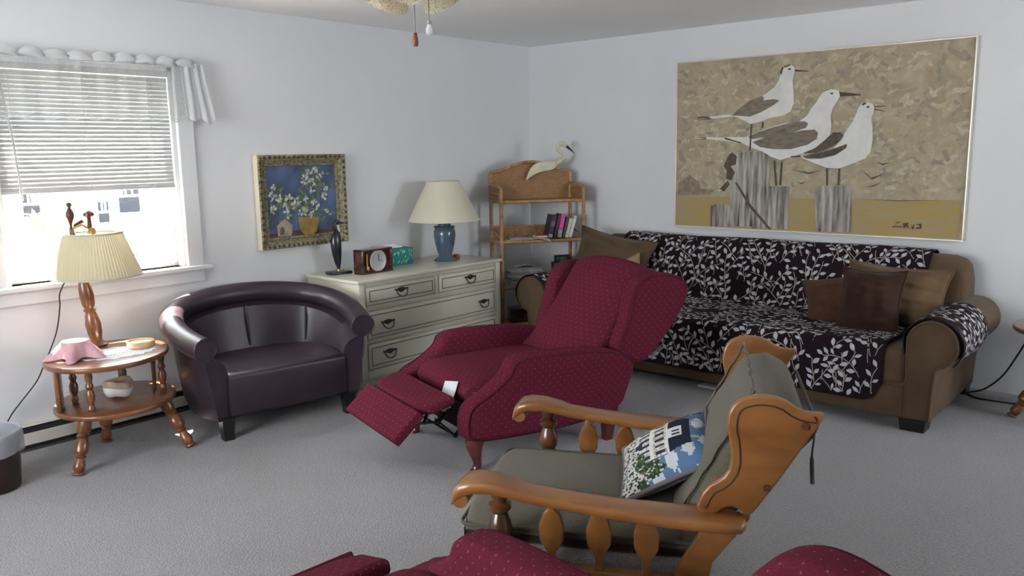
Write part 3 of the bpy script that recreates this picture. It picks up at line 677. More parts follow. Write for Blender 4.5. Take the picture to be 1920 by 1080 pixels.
def drawer(x0, x1, z0, z1, pulls):
    d = MB().add(box(x0, x1, DYF-0.004, DYF+0.016, z0, z1, 0.006)).build('drawer', M_dress, dr, 30, world=True)
    i = 0.020; yy = DYF-0.0045; t_ = 0.0045
    for a, b, c_, e in ((x0+i, x1-i, z0+i, z0+i+t_), (x0+i, x1-i, z1-i-t_, z1-i), (x0+i, x0+i+t_, z0+i, z1-i), (x1-i-t_, x1-i, z0+i, z1-i)):
        MB().add(box(a, b, yy-0.0012, yy+0.002, c_, e)).build('inlay_line', M_line, d, 0, world=True)
    # narrow shadow moulding below the drawer
    MB().add(box(x0+0.002, x1-0.002, DYF-0.006, DYF+0.01, z0-0.010, z0-0.004, 0.002)).build('moulding', M_dress, d, 30, world=True)
    for px, pz in pulls: pull(px, pz, d)
drawer(3.098, 3.660, 0.502, 0.610, [(3.372, 0.563)])
drawer(3.704, 4.247, 0.502, 0.610, [(3.990, 0.563)])
drawer(3.098, 4.247, 0.298, 0.462, [(3.253, 0.380), (4.118, 0.378)])
drawer(3.098, 4.247, 0.110, 0.262, [(3.260, 0.195), (4.118, 0.193)])

# ---- blue lamp
lp = thing('blue_table_lamp', 'blue ceramic table lamp with wide cream shade on the dresser', 'lamp', (4.00, 4.055, DT))
M_blue = mat('blue_glaze', (0.068, 0.112, 0.168), rough=0.18, coat=0.5, noise=(40, 0.15))
base = [(0.0, 0.0), (0.076, 0.0), (0.080, 0.008), (0.074, 0.014), (0.050, 0.030), (0.044, 0.042), (0.052, 0.060), (0.068, 0.120), (0.075, 0.175), (0.074, 0.205), (0.066, 0.222), (0.070, 0.228), (0.076, 0.234), (0.070, 0.240), (0.044, 0.244), (0.044, 0.262), (0.0, 0.264)]
MB().add(lathe(base, 40)).build('base', M_blue, lp, 50)
MB().add(tube([(0, 0, 0.26), (0, 0, 0.50)], 0.007, 8)).build('stem', M_brass, lp)
M_cream = sheer('cream_shade_cloth', (0.80, 0.76, 0.62), opacity=1.0, translucent=0.28)
def cone_shell(r0, z0, r1, z1, th=0.003, seg=64):
    return lathe([(r0, z0), (r1, z1), (r1-th, z1), (r0-th, z0), (r0, z0)], seg, cap=False)
shd = MB().add(cone_shell(0.246, 0.278, 0.112, 0.545)).build('lamp_shade', M_cream, lp, 50)
for rr_, zz_ in ((0.246, 0.279), (0.112, 0.545)):
    MB().add(tube(ring(rr_, zz_, 0)[0], 0.003, 6)).build('trim', M_cream, shd, 60)
sp_ = MB()
for k in range(3):
    a_ = R(60+120*k); sp_.add(tube([(0, 0, 0.50), (0.110*math.cos(a_), 0.110*math.sin(a_), 0.535)], 0.002, 5))
sp_.build('spider', M_brass, lp)
# ---- small amber thing behind the lamp
am = MB().add(lathe([(0.0, 0.0), (0.022, 0.0), (0.026, 0.008), (0.024, 0.022), (0.012, 0.030), (0.0, 0.031)], 20)).build('amber_bottle_cap', mat('amber', (0.32, 0.09, 0.03), rough=0.4), None)
am.location = (4.135, 4.08, DT); tag(am, 'small reddish-brown cap lying behind the blue lamp', 'cap')
# ---- black heron figurine
hr = thing('heron_figurine', 'tall slim black wooden bird figurine on the dresser', 'figurine', (3.17, 4.16, DT), R(-8))
M_ebony = mat('ebony', (0.012, 0.013, 0.018), rough=0.28, coat=0.3)
MB().add(prism([(-0.070, -0.045), (0.070, -0.045), (0.082, 0), (0.070, 0.045), (-0.070, 0.045), (-0.078, 0)], 0, 0.018, 'z', 0.004)).build('base', M_ebony, hr)
MB().add(lathe([(0.010, 0.018), (0.009, 0.034), (0.0, 0.036)], 14)).build('foot', M_brass, hr)
def ell(cx, cy, z, a, b, n=20): return [(cx+a*math.cos(2*math.pi*k/n), cy+b*math.sin(2*math.pi*k/n), z) for k in range(n)]
MB().add(loft([ell(0, 0, 0.030, 0.008, 0.010), ell(-0.004, 0, 0.07, 0.020, 0.018), ell(-0.008, 0, 0.12, 0.030, 0.024), ell(-0.010, 0, 0.18, 0.035, 0.028), ell(-0.010, 0, 0.22, 0.034, 0.026), ell(-0.006, 0, 0.25, 0.027, 0.020), ell(0.000, 0, 0.268, 0.016, 0.014)])).build('body', M_ebony, hr, 60)
MB().add(tube(bez([(0.0, 0, 0.262), (-0.012, 0, 0.285), (-0.015, 0, 0.305), (-0.004, 0, 0.322), (0.012, 0, 0.322)], 6), [0.013]*12+[0.012]*6+[0.014]*7, 10)).build('head', M_ebony, hr, 60)
MB().add(tube([(0.014, 0, 0.320), (0.035, 0, 0.316), (0.062, 0, 0.314)], [0.008, 0.006, 0.002], 8)).build('beak', M_ebony, hr, 60)
MB().add(loft([ell(0.010, 0, 0.262, 0.010, 0.015), ell(0.008, 0, 0.285, 0.014, 0.013), ell(0.004, 0, 0.305, 0.012, 0.012)])).build('throat', mat('pale_grey', (0.45, 0.46, 0.47), rough=0.5), hr, 60)
# ---- clock
ck = thing('desk_clock', 'dark wooden box clock with round silver dial on the dresser', 'clock', (3.335, 4.035, DT), R(2))
M_mahog = wood('mahogany', (0.035, 0.010, 0.008), (0.09, 0.025, 0.018), scale=20, rough=0.2, coat=0.6)
fr = MB()
for a, b, c_, e in ((-0.125, 0.125, 0.140, 0.152), (-0.125, 0.125, 0, 0.012), (-0.125, -0.112, 0, 0.152), (0.112, 0.125, 0, 0.152)): fr.add(box(a, b, -0.055, 0.03, c_, e, 0.003))
fr.build('case', M_mahog, ck)
MB().add(box(-0.113, 0.113, -0.040, -0.030, 0.010, 0.142)).build('face_panel', M_mahog, ck)
M_silver = mat('silver_dial', (0.66, 0.66, 0.68), rough=0.32, metal=0.45)
dial = MB().add(lathe([(0.0, 0), (0.064, 0), (0.068, 0.004), (0.064, 0.008), (0.057, 0.006), (0.0, 0.006)], 40), T(0.012, -0.040, 0.076) @ RX(R(90))).build('dial', M_silver, ck, 30)
MB().add(box(0.011, 0.013, -0.050, -0.047, 0.076, 0.118)).build('hand', M_black, dial, 0)
MB().add(box(0.012, 0.042, -0.050, -0.047, 0.075, 0.077)).build('hand', M_black, dial, 0)
MB().add(tube([(-0.084, -0.05, 0.03), (-0.084, -0.05, 0.125)], 0.005, 8)).build('brass_post', M_brass, ck)
MB().add(lathe([(0.0, 0), (0.009, 0.002), (0.011, 0.012), (0.007, 0.022), (0, 0.024)], 12), T(-0.078, -0.048, 0.025)).build('knob', M_brass, ck)
# ---- tissue box
tb = thing('tissue_box', 'teal patterned tissue box with a white tissue on top', 'tissue box', (3.62, 4.205, DT), R(-6))
M_teal = mat('teal_card', (0.015, 0.235, 0.195), rough=0.5)
MB().add(box(-0.15, 0.15, -0.065, 0.065, 0, 0.112, 0.002)).build('carton', M_teal, tb, 0)
rnd = random.Random(5); mk = MB(); M_fleck = mat('pale_print', (0.45, 0.72, 0.66), rough=0.5)
for k in range(34):
    u = rnd.uniform(-0.14, 0.14); v = rnd.uniform(0.012, 0.10); a_ = rnd.uniform(0.9, 1.7); L = rnd.uniform(0.010, 0.016)
    P4 = [(-L, 0), (0, -L*0.28), (L, 0), (0, L*0.28)]
    mk.add(flat_poly(P4, lambda a, b: (u+a*math.cos(a_)-b*math.sin(a_), -0.0658, v+a*math.sin(a_)+b*math.cos(a_))))
mk.build('leaf_print', M_fleck, tb, 0)['kind'] = 'stuff'
bp_ = MB()
for u0, u1, v0, v1 in ((0.10, 0.148, 0.004, 0.030), (-0.148, -0.06, 0.004, 0.022)): bp_.add(flat_poly([(u0, v0), (u1, v0), (u1, v1), (u0+0.01, v1)], lambda a, b: (a, -0.0660, b)))
bp_.build('blue_print', mat('blue_print', (0.02, 0.13, 0.42), rough=0.5), tb, 0)['kind'] = 'stuff'
def tis(u, v):
    a = 2*u-1; b = 2*v-1
    return (0.02+a*0.085*(1-0.25*b*b), b*0.035, 0.113+0.020*(1-a*a)*(1-b*b)+0.007*math.sin(9*a+3*b)*(1-abs(b))+0.002)
MB().add(sheet(tis, 26, 10, 0.001)).build('tissue', mat('tissue', (0.80, 0.81, 0.83), rough=0.9), tb, 60)

# ---- small framed flower painting on the left wall
fp = thing('flower_painting', 'framed painting of white flowers in a pot on blue', 'painting', (3.036, 4.328, 1.120))
FW, FH, FD = 0.318, 0.279, 0.050
M_fr = mat('antique_gilt', (0.30, 0.265, 0.155), rough=0.5, metal=0.2, noise=(70, 0.75, (1, 1, 1)), bump=(90, 1.0, 0.01))
M_fre = mat('frame_edge', (0.68, 0.62, 0.48), rough=0.5)
def frame_side(Mx, L, pw):
    """moulded frame member: profile swept with mitred ends (local x along, z outward from inner edge)"""
    prof = [(0.0, 0.012), (0.0, 0.026), (0.012, 0.030), (0.018, 0.024), (0.030, 0.030), (pw-0.020, 0.048), (pw-0.008, 0.052), (pw, 0.046), (pw, 0.0), (0.010, 0.0)]
    r0 = [(-L/2-z, -y, z) for z, y in prof]; r1 = [(L/2+z, -y, z) for z, y in prof]
    return MB().add(loft([r0, r1]), Mx)
PWD = 0.066
for Mx, L in ((T(0, 0, FH-PWD), 2*(FW-PWD)), (T(0, 0, -(FH-PWD)) @ RY(R(180)), 2*(FW-PWD)), (T(FW-PWD, 0, 0) @ RY(R(90)), 2*(FH-PWD)), (T(-(FW-PWD), 0, 0) @ RY(R(-90)), 2*(FH-PWD))):
    fs = frame_side(Mx, L, PWD).build('frame_rail', M_fr, fp, 30)
    n_ = int((L+0.08)/0.034); kn = MB()
    for k in range(n_):
        xx = -(L+0.07)/2+(L+0.07)*(k+0.5)/n_
        kn.add(lathe([(0.0, 0.006), (0.008, 0.003), (0.011, 0.0), (0, -0.002)], 8), Mx @ T(xx, -0.048, PWD-0.013) @ RX(R(90)))
    kn.build('carved_beading', mat('dark_gilt', (0.05, 0.045, 0.03), rough=0.5), fs, 60)['kind'] = 'stuff'
    MB().add(box(-L/2-PWD, L/2+PWD, -0.046, 0.0, PWD-0.0005, PWD+0.001), Mx).build('edge', M_fre, fs, 0)
M_blue_p = mat('painted_blue', (0.075, 0.115, 0.23), rough=0.6, noise=(7, 0.6), bump=(60, 0.3, 0.003))
MB().add(box(-FW+PWD-0.004, FW-PWD+0.004, -0.016, -0.004, -FH+PWD-0.004, FH-PWD+0.004)).build('canvas', M_blue_p, fp, 0)
def strokes(name, polys, mt, yy, P=None):
    mb = MB()
    for k, pl in enumerate(polys): mb.add(flat_poly(pl, lambda a, b: (a, yy-0.00015*(k % 7), b)))
    o = mb.build(name, mt, fp, 0)
    if len(polys) > 1: o['kind'] = 'stuff'
    return o
strokes('painted_table', [[(-0.256, -0.218), (0.256, -0.218), (0.256, -0.196), (-0.06, -0.178), (-0.256, -0.190)]], mat('painted_brown', (0.07, 0.04, 0.025), rough=0.6, noise=(20, 0.4)), -0.0165)
rnd = random.Random(11); lf = []
FLW = [[0.087, 0.182], [0.126, 0.145], [0.011, 0.125], [0.072, 0.115], [-0.218, 0.084], [-0.232, 0.027], [-0.116, 0.021], [-0.139, -0.019], [-0.237, -0.038], [-0.049, -0.008], [0.014, 0.015], [0.058, 0.055], [0.074, -0.006], [0.093, -0.041], [0.009, -0.053], [0.048, -0.09], [0.15, 0.025], [0.17, -0.081], [-0.123, -0.075], [0.163, 0.068], [0.034, 0.167], [-0.017, -0.069], [-0.07, -0.023], [-0.18, 0.016]]
FLW = [(a+0.012, b) for a, b in FLW]
def petal(cx, cy, ang, L, Wd):
    P7 = [(0, 0), (0.35*L, -Wd*0.8), (0.75*L, -Wd), (L, 0), (0.75*L, Wd), (0.35*L, Wd*0.8)]
    return [(cx+a*math.cos(ang)-b*math.sin(ang), cy+a*math.sin(ang)+b*math.cos(ang)) for a, b in P7]
for k in range(150):
    cx, cy = rnd.choice(FLW); a_ = rnd.uniform(0, 6.28); d_ = rnd.uniform(0.0, 0.04)
    q = petal(cx+d_*math.cos(a_), cy+d_*math.sin(a_), a_, rnd.uniform(0.03, 0.055), rnd.uniform(0.006, 0.011))
    if all(-0.25 < a < 0.25 and -0.21 < b < 0.21 for a, b in q): lf.append(q)
strokes('painted_leaves', lf[::2], mat('painted_green', (0.06, 0.12, 0.05), rough=0.6, noise=(40, 0.4)), -0.0170)
strokes('painted_leaves', lf[1::2], mat('painted_green_light', (0.15, 0.20, 0.08), rough=0.6, noise=(40, 0.4)), -0.0172)
strokes('painted_pot', [[(-0.038, -0.101), (0.116, -0.106), (0.108, -0.154), (0.093, -0.197), (0.062, -0.214), (0.001, -0.211), (-0.026, -0.183), (-0.036, -0.144)]], mat('painted_ochre', (0.34, 0.22, 0.05), rough=0.6, noise=(14, 0.4)), -0.0185)
pe = []; ce = []
for cx, cy in FLW:
    a0 = rnd.uniform(0, 6)
    for j in range(9):
        q = petal(cx+rnd.uniform(-0.014, 0.014), cy+rnd.uniform(-0.014, 0.014), a0+j*1.257+rnd.uniform(-0.4, 0.4), rnd.uniform(0.014, 0.030), rnd.uniform(0.005, 0.010))
        if all(-0.25 < a < 0.25 and -0.212 < b < 0.212 for a, b in q): pe.append(q)
    ce.append([(cx+0.004*math.cos(t), cy+0.004*math.sin(t)) for t in [k*1.05 for k in range(6)]])
strokes('painted_petals', pe[::2], mat('painted_white', (0.58, 0.60, 0.53), rough=0.6, noise=(60, 0.3)), -0.0195)
strokes('painted_petals', pe[1::2], mat('painted_greywhite', (0.33, 0.37, 0.33), rough=0.6, noise=(60, 0.3)), -0.0193)
strokes('painted_centres', ce, mat('painted_yellow', (0.50, 0.42, 0.15), rough=0.6), -0.0215)
strokes('painted_birdhouse', [[(-0.194, -0.14), (-0.138, -0.104), (-0.081, -0.149), (-0.091, -0.210), (-0.189, -0.208)]], mat('painted_tan', (0.40, 0.34, 0.24), rough=0.6, noise=(30, 0.35)), -0.0190)
strokes('painted_doorway', [[(-0.172, -0.165), (-0.157, -0.149), (-0.142, -0.165), (-0.144, -0.201), (-0.175, -0.200)]], mat('painted_brown2', (0.13, 0.09, 0.05), rough=0.6), -0.0200)

# ================================================================== rattan shelf in the corner
M_ratt = wood('rattan_cane', (0.22, 0.10, 0.035), (0.48, 0.27, 0.11), scale=30, stretch=(1, 1, 0.6), rough=0.45, coat=0.2)
def woven(name, dark, light, s=0.017):
    mt = mat(name, light, rough=0.6); nt = mt.node_tree; b = nt.nodes['Principled BSDF']
    tc = nd(nt, 'ShaderNodeTexCoord'); ck_ = nd(nt, 'ShaderNodeTexBrick'); mp = nd(nt, 'ShaderNodeMapping')
    nt.links.new(tc.outputs['UV'], mp.inputs[0]); mp.inputs['Scale'].default_value = (1/s, 1/s, 1)
    nt.links.new(mp.outputs[0], ck_.inputs['Vector'])
    ck_.inputs['Scale'].default_value = 1.0; ck_.inputs['Color1'].default_value = (*light, 1); ck_.inputs['Color2'].default_value = (*[x*0.75 for x in light], 1); ck_.inputs['Mortar'].default_value = (*dark, 1)
    ck_.inputs['Mortar Size'].default_value = 0.06; ck_.inputs['Brick Width'].default_value = 1.0; ck_.inputs['Row Height'].default_value = 0.5
    nt.links.new(ck_.outputs['Color'], b.inputs['Base Color'])
    bp = nd(nt, 'ShaderNodeBump'); bp.inputs['Strength'].default_value = 0.8; bp.inputs['Distance'].default_value = 0.004; bp.invert = True
    nt.links.new(ck_.outputs['Fac'], bp.inputs['Height']); nt.links.new(bp.outputs[0], b.inputs['Normal'])
    return mt
M_weave = woven('wicker_weave', (0.10, 0.045, 0.02), (0.46, 0.25, 0.11))
SO = (4.66, 3.938); SA = R(40.77+14-90)
# local x = to the right (seen from the camera), local y = back into the corner
shf = thing('rattan_shelf', 'honey rattan shelf unit with woven back standing in the room corner', 'shelf', (SO[0], SO[1], 0), SA)
XL, XR_, SD = -0.135, 0.500, 0.205
XLB, XRB = -0.165, 0.462
tiers = [1.045, 0.748, 0.405, 0.125]
def bind(x, y, z): return lathe([(0.0155, -0.012), (0.0175, -0.008), (0.0175, 0.008), (0.0155, 0.012)], 12), T(x, y, z)
posts = [(XL, 0.0, 1.115), (XR_, 0.0, 1.115), (XLB, SD, 1.235), (XRB, SD, 1.235)]
for x, y, h in posts:
    MB().add(tube([(x, y, 0), (x, y, h*0.5), (x, y, h)], 0.0145, 12)).build('post', M_ratt, shf, 60)
for z in tiers:
    q = [(XL, 0), (XR_, 0), (XRB, SD), (XLB, SD)]
    MB().add(prism(q, z-0.016, z-0.004, 'z')).build('shelf_board', M_weave, shf, 0)
    for (a, b), (c_, e) in ((q[0], q[1]), (q[1], q[2]), (q[2], q[3]), (q[3], q[0])):
        MB().add(tube([(a, b, z-0.014), (c_, e, z-0.014)], 0.0125, 10)).build('rail', M_ratt, shf, 60)
    for x, y, h in posts:
        v_, M_ = bind(x, y, z-0.014); MB().add(v_, M_).build('binding', M_ratt, shf, 60)
# curved side arms of the top tier, low galleries with twisted cane
for s_, (xf, xb) in ((-1, (XL, XLB)), (1, (XR_, XRB))):
    MB().add(tube(bez([(xf, 0, 1.10), (xf, 0.004, 1.122), (xf+(xb-xf)*0.15, 0.03, 1.136), (xb, SD, 1.155)], 6), 0.0135, 10)).build('side_arm', M_ratt, shf, 60)
    MB().add(tube([(xf, 0.01, 1.085), (xb, SD, 1.095)], 0.009, 8)).build('side_rail', M_ratt, shf, 60)
    MB().add(box(-0.002, 0.002, 0.01, SD-0.01, 1.04, 1.13), Matrix(((1, (xb-xf)/SD, 0, xf), (0, 1, 0, 0), (0, 0, 1, 0), (0, 0, 0, 1)))).build('side_weave', M_weave, shf, 0)
    for z in tiers[1:2]:
        MB().add(tube([(xf, 0.0, z+0.012), (xb, SD, z+0.075)], 0.008, 8)).build('side_rail', M_ratt, shf, 60)
z = tiers[1]
MB().add(tube([(XLB, SD, z+0.082), (XRB, SD, z+0.082)], 0.010, 8)).build('gallery_rail', M_ratt, shf, 60)
MB().add(box(XLB, XRB, SD-0.003, SD+0.003, z-0.004, z+0.08)).build('gallery_weave', M_weave, shf, 0)
zig = []
for k in range(37): zig.append((XLB+0.015+(XRB-XLB-0.03)*k/36, SD-0.008, z+0.038+0.024*math.sin(k*math.pi/1.5)))
MB().add(tube(bez(zig, 3), 0.0045, 6)).build('twisted_cane', M_ratt, shf, 60)
# arched woven back
arch = [(XLB, 1.04), (XLB, 1.235)]
for k in range(17):
    t = k/16; x = XLB+(XRB-XLB)*t
    arch.append((x, 1.240+0.078*math.sin(math.pi*t)**1.6))
arch += [(XRB, 1.235), (XRB, 1.04)]
MB().add(prism(arch, SD-0.004, SD+0.004, 'y')).build('back_panel', M_weave, shf, 0)
MB().add(tube([(a, SD-0.002, b) for a, b in arch[1:-1]], 0.0125, 10)).build('arch_rail', M_ratt, shf, 60)
# ---- things on the shelf (shelf-local placement helper)
def onshelf(x, y, z): return Matrix.Translation((SO[0], SO[1], 0)) @ RZ(SA) @ Vector((x, y, z))
# wooden egret resting on the arched back
eg = thing('egret_decoy', 'flat cream wooden egret with black bill perched on the rattan back', 'figurine', tuple(onshelf(0.235, SD-0.035, 1.19)), SA)
eg.scale = (1.14, 1.14, 1.14)
M_egret = mat('cream_paint', (0.62, 0.58, 0.42), rough=0.5, noise=(18, 0.12))
body = [(-0.118, 0.0), (-0.108, 0.030), (-0.085, 0.075), (-0.055, 0.100), (-0.010, 0.112), (0.045, 0.113), (0.090, 0.112), (0.115, 0.106), (0.120, 0.095), (0.095, 0.085), (0.075, 0.062), (0.040, 0.054), (-0.010, 0.048), (-0.060, 0.030), (-0.095, 0.008), (-0.113, -0.008)]
MB().add(prism(smooth_outline(body, 1), -0.014, 0.006, 'y', 0.004)).build('body', M_egret, eg, 40)
neck = bez([(0.085, -0.004, 0.098), (0.120, -0.004, 0.118), (0.148, -0.004, 0.138), (0.140, -0.004, 0.160), (0.108, -0.004, 0.182), (0.100, -0.004, 0.205), (0.116, -0.004, 0.226), (0.140, -0.004, 0.228), (0.162, -0.004, 0.212)], 6)
nr = [0.020-0.009*min(1, k/14) for k in range(len(neck))]
for k in range(len(neck)-14, len(neck)): nr[k] = 0.011+0.005*math.sin((k-len(neck)+14)/13*math.pi)
MB().add(tube(neck, nr, 10)).build('neck', M_egret, eg, 60)
MB().add(tube([(0.162, -0.004, 0.213), (0.190, -0.004, 0.190), (0.222, -0.004, 0.162)], [0.010, 0.006, 0.0015], 8)).build('bill', M_black, eg, 60)
# upright books, leaning left
M_page = mat('book_pages', (0.62, 0.58, 0.50), rough=0.9)
def book(label, x, z, th, h, d, lean, col, y=0.03, title=None, patch=None):
    p = onshelf(x, y, z)
    b_ = thing('book', label, 'book', tuple(p), SA, 'books on the middle rattan shelf')
    L = RY(lean)
    cov = mat('cover_%d%d%d' % tuple(int(c_*99) for c_ in col), col, rough=0.45, noise=(22, 0.5))
    m1 = MB(); m1.add(box(-th/2, -th/2+0.003, 0, d, 0, h), L).add(box(th/2-0.003, th/2, 0, d, 0, h), L).add(box(-th/2, th/2, -0.002, 0.002, 0, h), L)
    m1.build('cover', cov, b_, 0)
    MB().add(box(-th/2+0.003, th/2-0.003, 0.002, d-0.004, 0.004, h-0.004), L).build('pages', M_page, b_, 0)
    if patch:
        for (z0, z1, c2) in patch: MB().add(box(-th/2+0.001, th/2-0.001, -0.0035, -0.001, z0, z1), L).build('spine_label', mat('spine_%d%d%d' % tuple(int(q*99) for q in c2), c2, rough=0.5, noise=(60, 0.4)), b_, 0)
    return b_
zb = tiers[1]-0.004
book('black book with a purple-grey spine, leftmost of the upright row', 0.245, zb+0.008, 0.034, 0.175, 0.13, R(13), (0.025, 0.015, 0.030), patch=[(0.005, 0.03, (0.30, 0.30, 0.32)), (0.09, 0.13, (0.16, 0.08, 0.16))])
book('thin dark plum book left of the pink-spined one', 0.283, zb+0.007, 0.022, 0.172, 0.13, R(13), (0.045, 0.012, 0.035))
book('book with a bright pink upper spine and patterned lower spine', 0.316, zb+0.008, 0.034, 0.178, 0.13, R(12), (0.10, 0.02, 0.06), patch=[(0.068, 0.176, (0.62, 0.07, 0.32)), (0.004, 0.064, (0.32, 0.33, 0.33))])
book('thin dark brown book between the pink and white ones', 0.350, zb+0.006, 0.018, 0.160, 0.125, R(13), (0.06, 0.035, 0.03))
book('white-spined book leaning second from the right end', 0.375, zb+0.006, 0.026, 0.150, 0.125, R(15), (0.55, 0.54, 0.48), patch=[(0.02, 0.12, (0.50, 0.50, 0.46))])
book('pale cream book at the right end of the upright row', 0.402, zb+0.007, 0.022, 0.168, 0.125, R(16), (0.58, 0.55, 0.46))
ob = thing('paperback', 'small orange paperback lying flat at the shelf front', 'book', tuple(onshelf(0.182, 0.008, zb+0.014)), SA+R(6))
MB().add(box(-0.042, 0.042, 0.0, 0.11, 0.014, 0.017)).add(box(-0.042, 0.042, 0.0, 0.11, 0, 0.003)).build('cover', mat('orange_cover', (0.42, 0.13, 0.05), rough=0.5), ob, 0)
MB().add(box(-0.040, 0.040, 0.002, 0.108, 0.003, 0.014)).build('pages', mat('paper_peach', (0.66, 0.50, 0.40), rough=0.9), ob, 0)
M_news = mat('newsprint', (0.34, 0.34, 0.34), rough=0.9, noise=(50, 0.35))
M_news2 = mat('newsprint_pale', (0.46, 0.45, 0.44), rough=0.9, noise=(45, 0.3))
def paper(label, x, y, z, w_, d_, th, rz, mt, wob, name='magazine', cat='magazine', group=None):
    o = MB().add(sheet(lambda u, v: ((u-0.5)*w_, v*d_, th/2+wob*abs(math.sin(3.2*u+wob*90))*(0.3+v*0.7)), 12, 6, th)).build(name, mt, None, 40)
    o.location = onshelf(x, y, z); o.rotation_euler = (0, 0, SA+rz)
    return tag(o, label, cat, group)
paper('grey magazine lying on the middle shelf, bottom one', 0.02, 0.02, zb, 0.25, 0.16, 0.006, R(3), M_news, 0.001, group='magazines lying on the middle shelf')
paper('pale magazine lying on top at the middle shelf', 0.05, 0.012, zb+0.0075, 0.22, 0.15, 0.005, R(-8), M_news2, 0.006, group='magazines lying on the middle shelf')
# magazine page that droops over the shelf edge
o = MB().add(sheet(lambda u, v: (-0.05+u*0.16, -0.012+0.03*v-0.012*u, 0.0165-0.034*u*u*(1-v*0.6)), 12, 6, 0.0015)).build('loose_page', M_news2, None, 60)
o.location = onshelf(0.12, -0.018, zb+0.004); o.rotation_euler = (0, 0, SA); tag(o, 'loose pale page drooping over the middle shelf edge', 'paper')
zn = tiers[2]-0.004; zz = zn
for k in range(9):
    th = 0.017-0.0006*k; dx = [0.0, 0.012, -0.006, 0.008, 0.002, -0.010, 0.006, 0.0, -0.004][k]
    ot = thing('newspaper', 'folded grey newspaper, %s in the stack on the lower rattan shelf' % ['lowest', 'second from the bottom', 'third from the bottom', 'fourth from the bottom', 'middle one', 'fourth from the top', 'third from the top', 'second from the top', 'topmost'][k], 'newspaper', tuple(onshelf(0.055+dx, 0.012+0.004*(k % 3), zz)), SA+R([0, 2, -2, 3, -1, 1, -3, 2, 4][k]), 'stack of newspapers on the lower shelf')
    mt = [M_news, M_news2, M_news][k % 3]
    w_ = 0.285-0.010*(k % 4)
    MB().add(box(-w_/2, w_/2, 0, 0.17, 0.0, th*0.47, 0.003)).build('fold', mt, ot, 40)
    MB().add(box(-w_/2+0.004, w_/2-0.003, 0.002, 0.168, th*0.49, th*0.97, 0.003)).build('fold', mt, ot, 40)
    zz += th
pg = MB().add(sheet(lambda u, v: ((u-0.5)*0.16, v*0.12, 0.004+0.022*math.sin(u*3.14)*(1-v*0.5)), 14, 6, 0.0015)).build('crumpled_flyer', mat('white_paper', (0.58, 0.58, 0.60), rough=0.8), None, 60)
pg.location = onshelf(0.06, 0.03, zz+0.002); pg.rotation_euler = (0, 0, SA+R(8)); tag(pg, 'bent pale flyer on top of the newspaper stack', 'flyer')
# photo frames
def photo_frame(label, x, y, z, w_, h_, rz, tilt, cols):
    t = thing('photo_frame', label, 'photo frame', tuple(onshelf(x, y, z)), SA+rz, 'photo frames on the lower shelf')
    L = RX(-tilt); f = MB(); b_ = 0.016
    for a, b, c_, e in ((-w_/2, w_/2, 0, b_), (-w_/2, w_/2, h_-b_, h_), (-w_/2, -w_/2+b_, b_, h_-b_), (w_/2-b_, w_/2, b_, h_-b_)): f.add(box(a, b, -0.006, 0.006, c_, e, 0.002), L)
    f.build('frame', M_black, t)
    MB().add(box(-w_/2+b_, w_/2-b_, -0.002, 0.004, b_, h_-b_), L).build('photo', mat('photo_print_%d' % int(cols[0]*99), cols, rough=0.25, noise=(18, 0.7)), t, 0)
    MB().add(box(-0.02, 0.02, 0.004, 0.008, 0.0, h_*0.8), T(0, 0.035, 0) @ RX(R(4))).build('easel', M_black, t, 0)
photo_frame('black photo frame with a pinkish portrait on the lower shelf', 0.335, 0.075, zn, 0.120, 0.165, R(8), R(9), (0.30, 0.20, 0.19))
photo_frame('small dark photo frame beside the newspaper stack', 0.258, 0.020, zn, 0.090, 0.090, R(-15), R(12), (0.09, 0.08, 0.085))
photo_frame('greenish photo frame at the back of the lower shelf', 0.375, 0.140, zn, 0.120, 0.205, R(2), R(5), (0.10, 0.14, 0.14))
sbx = thing('wooden_box', 'dark wooden box on the bottom rattan shelf', 'box', tuple(onshelf(0.10, 0.03, tiers[3]-0.004)), SA)
MB().add(box(-0.16, 0.16, 0.0, 0.15, 0, 0.085, 0.004)).build('body', M_mahog, sbx)
MB().add(box(-0.163, 0.163, -0.003, 0.153, 0.086, 0.102, 0.004)).build('lid', M_mahog, sbx)

# ================================================================== sofa with printed throws
M_suede = mat('tan_suede', (0.096, 0.060, 0.034), rough=0.9, spec=0.15, sheen=0.10, noise=(7, 0.22), bump=(300, 0.3, 0.002))
sofa = thing('sofa', 'tan suede three-seat sofa under the seagull painting', 'sofa', (4.72, 2.24, 0))
SY0, SY1 = 1.115, 3.385          # inner faces of the arms
SXF, SXB = 4.245, 5.215
def sp(name, vf, mt=None, parent=None, smooth=40): return MB().add(vf).build(name, mt or M_suede, parent or sofa, smooth, world=True)
sp('base', box(SXF+0.03, SXB, SY0-0.11, SY1+0.11, 0.055, 0.27, 0.015))
sp('front_rail', box(SXF+0.008, SXF+0.05, SY0-0.005, SY1+0.005, 0.058, 0.215, 0.012, 3))
for s_, (yi, dr_) in enumerate(((SY0, -1), (SY1, 1))):
    # rolled arm: profile in (y, z) swept along x
    prof = [(0.0, 0.058), (0.0, 0.30), (-0.006, 0.40)]
    for a_ in range(165, -76, -15): prof.append((0.112+0.122*math.cos(R(a_)), 0.445+0.118*math.sin(R(a_))))
    prof += [(0.135, 0.315), (0.125, 0.20), (0.118, 0.058)]
    pr = [(yi+dr_*a, b) for a, b in prof]
    arm = sp('arm', prism(pr, SXF, SXB-0.02, 'x', 0.018, 3))
    sp('piping', tube([(SXF+0.002, a, b) for a, b in [(yi+dr_*(a2*0.93+0.008), b2*0.985+0.006) for a2, b2 in prof]], 0.006, 6), None, arm, 60)
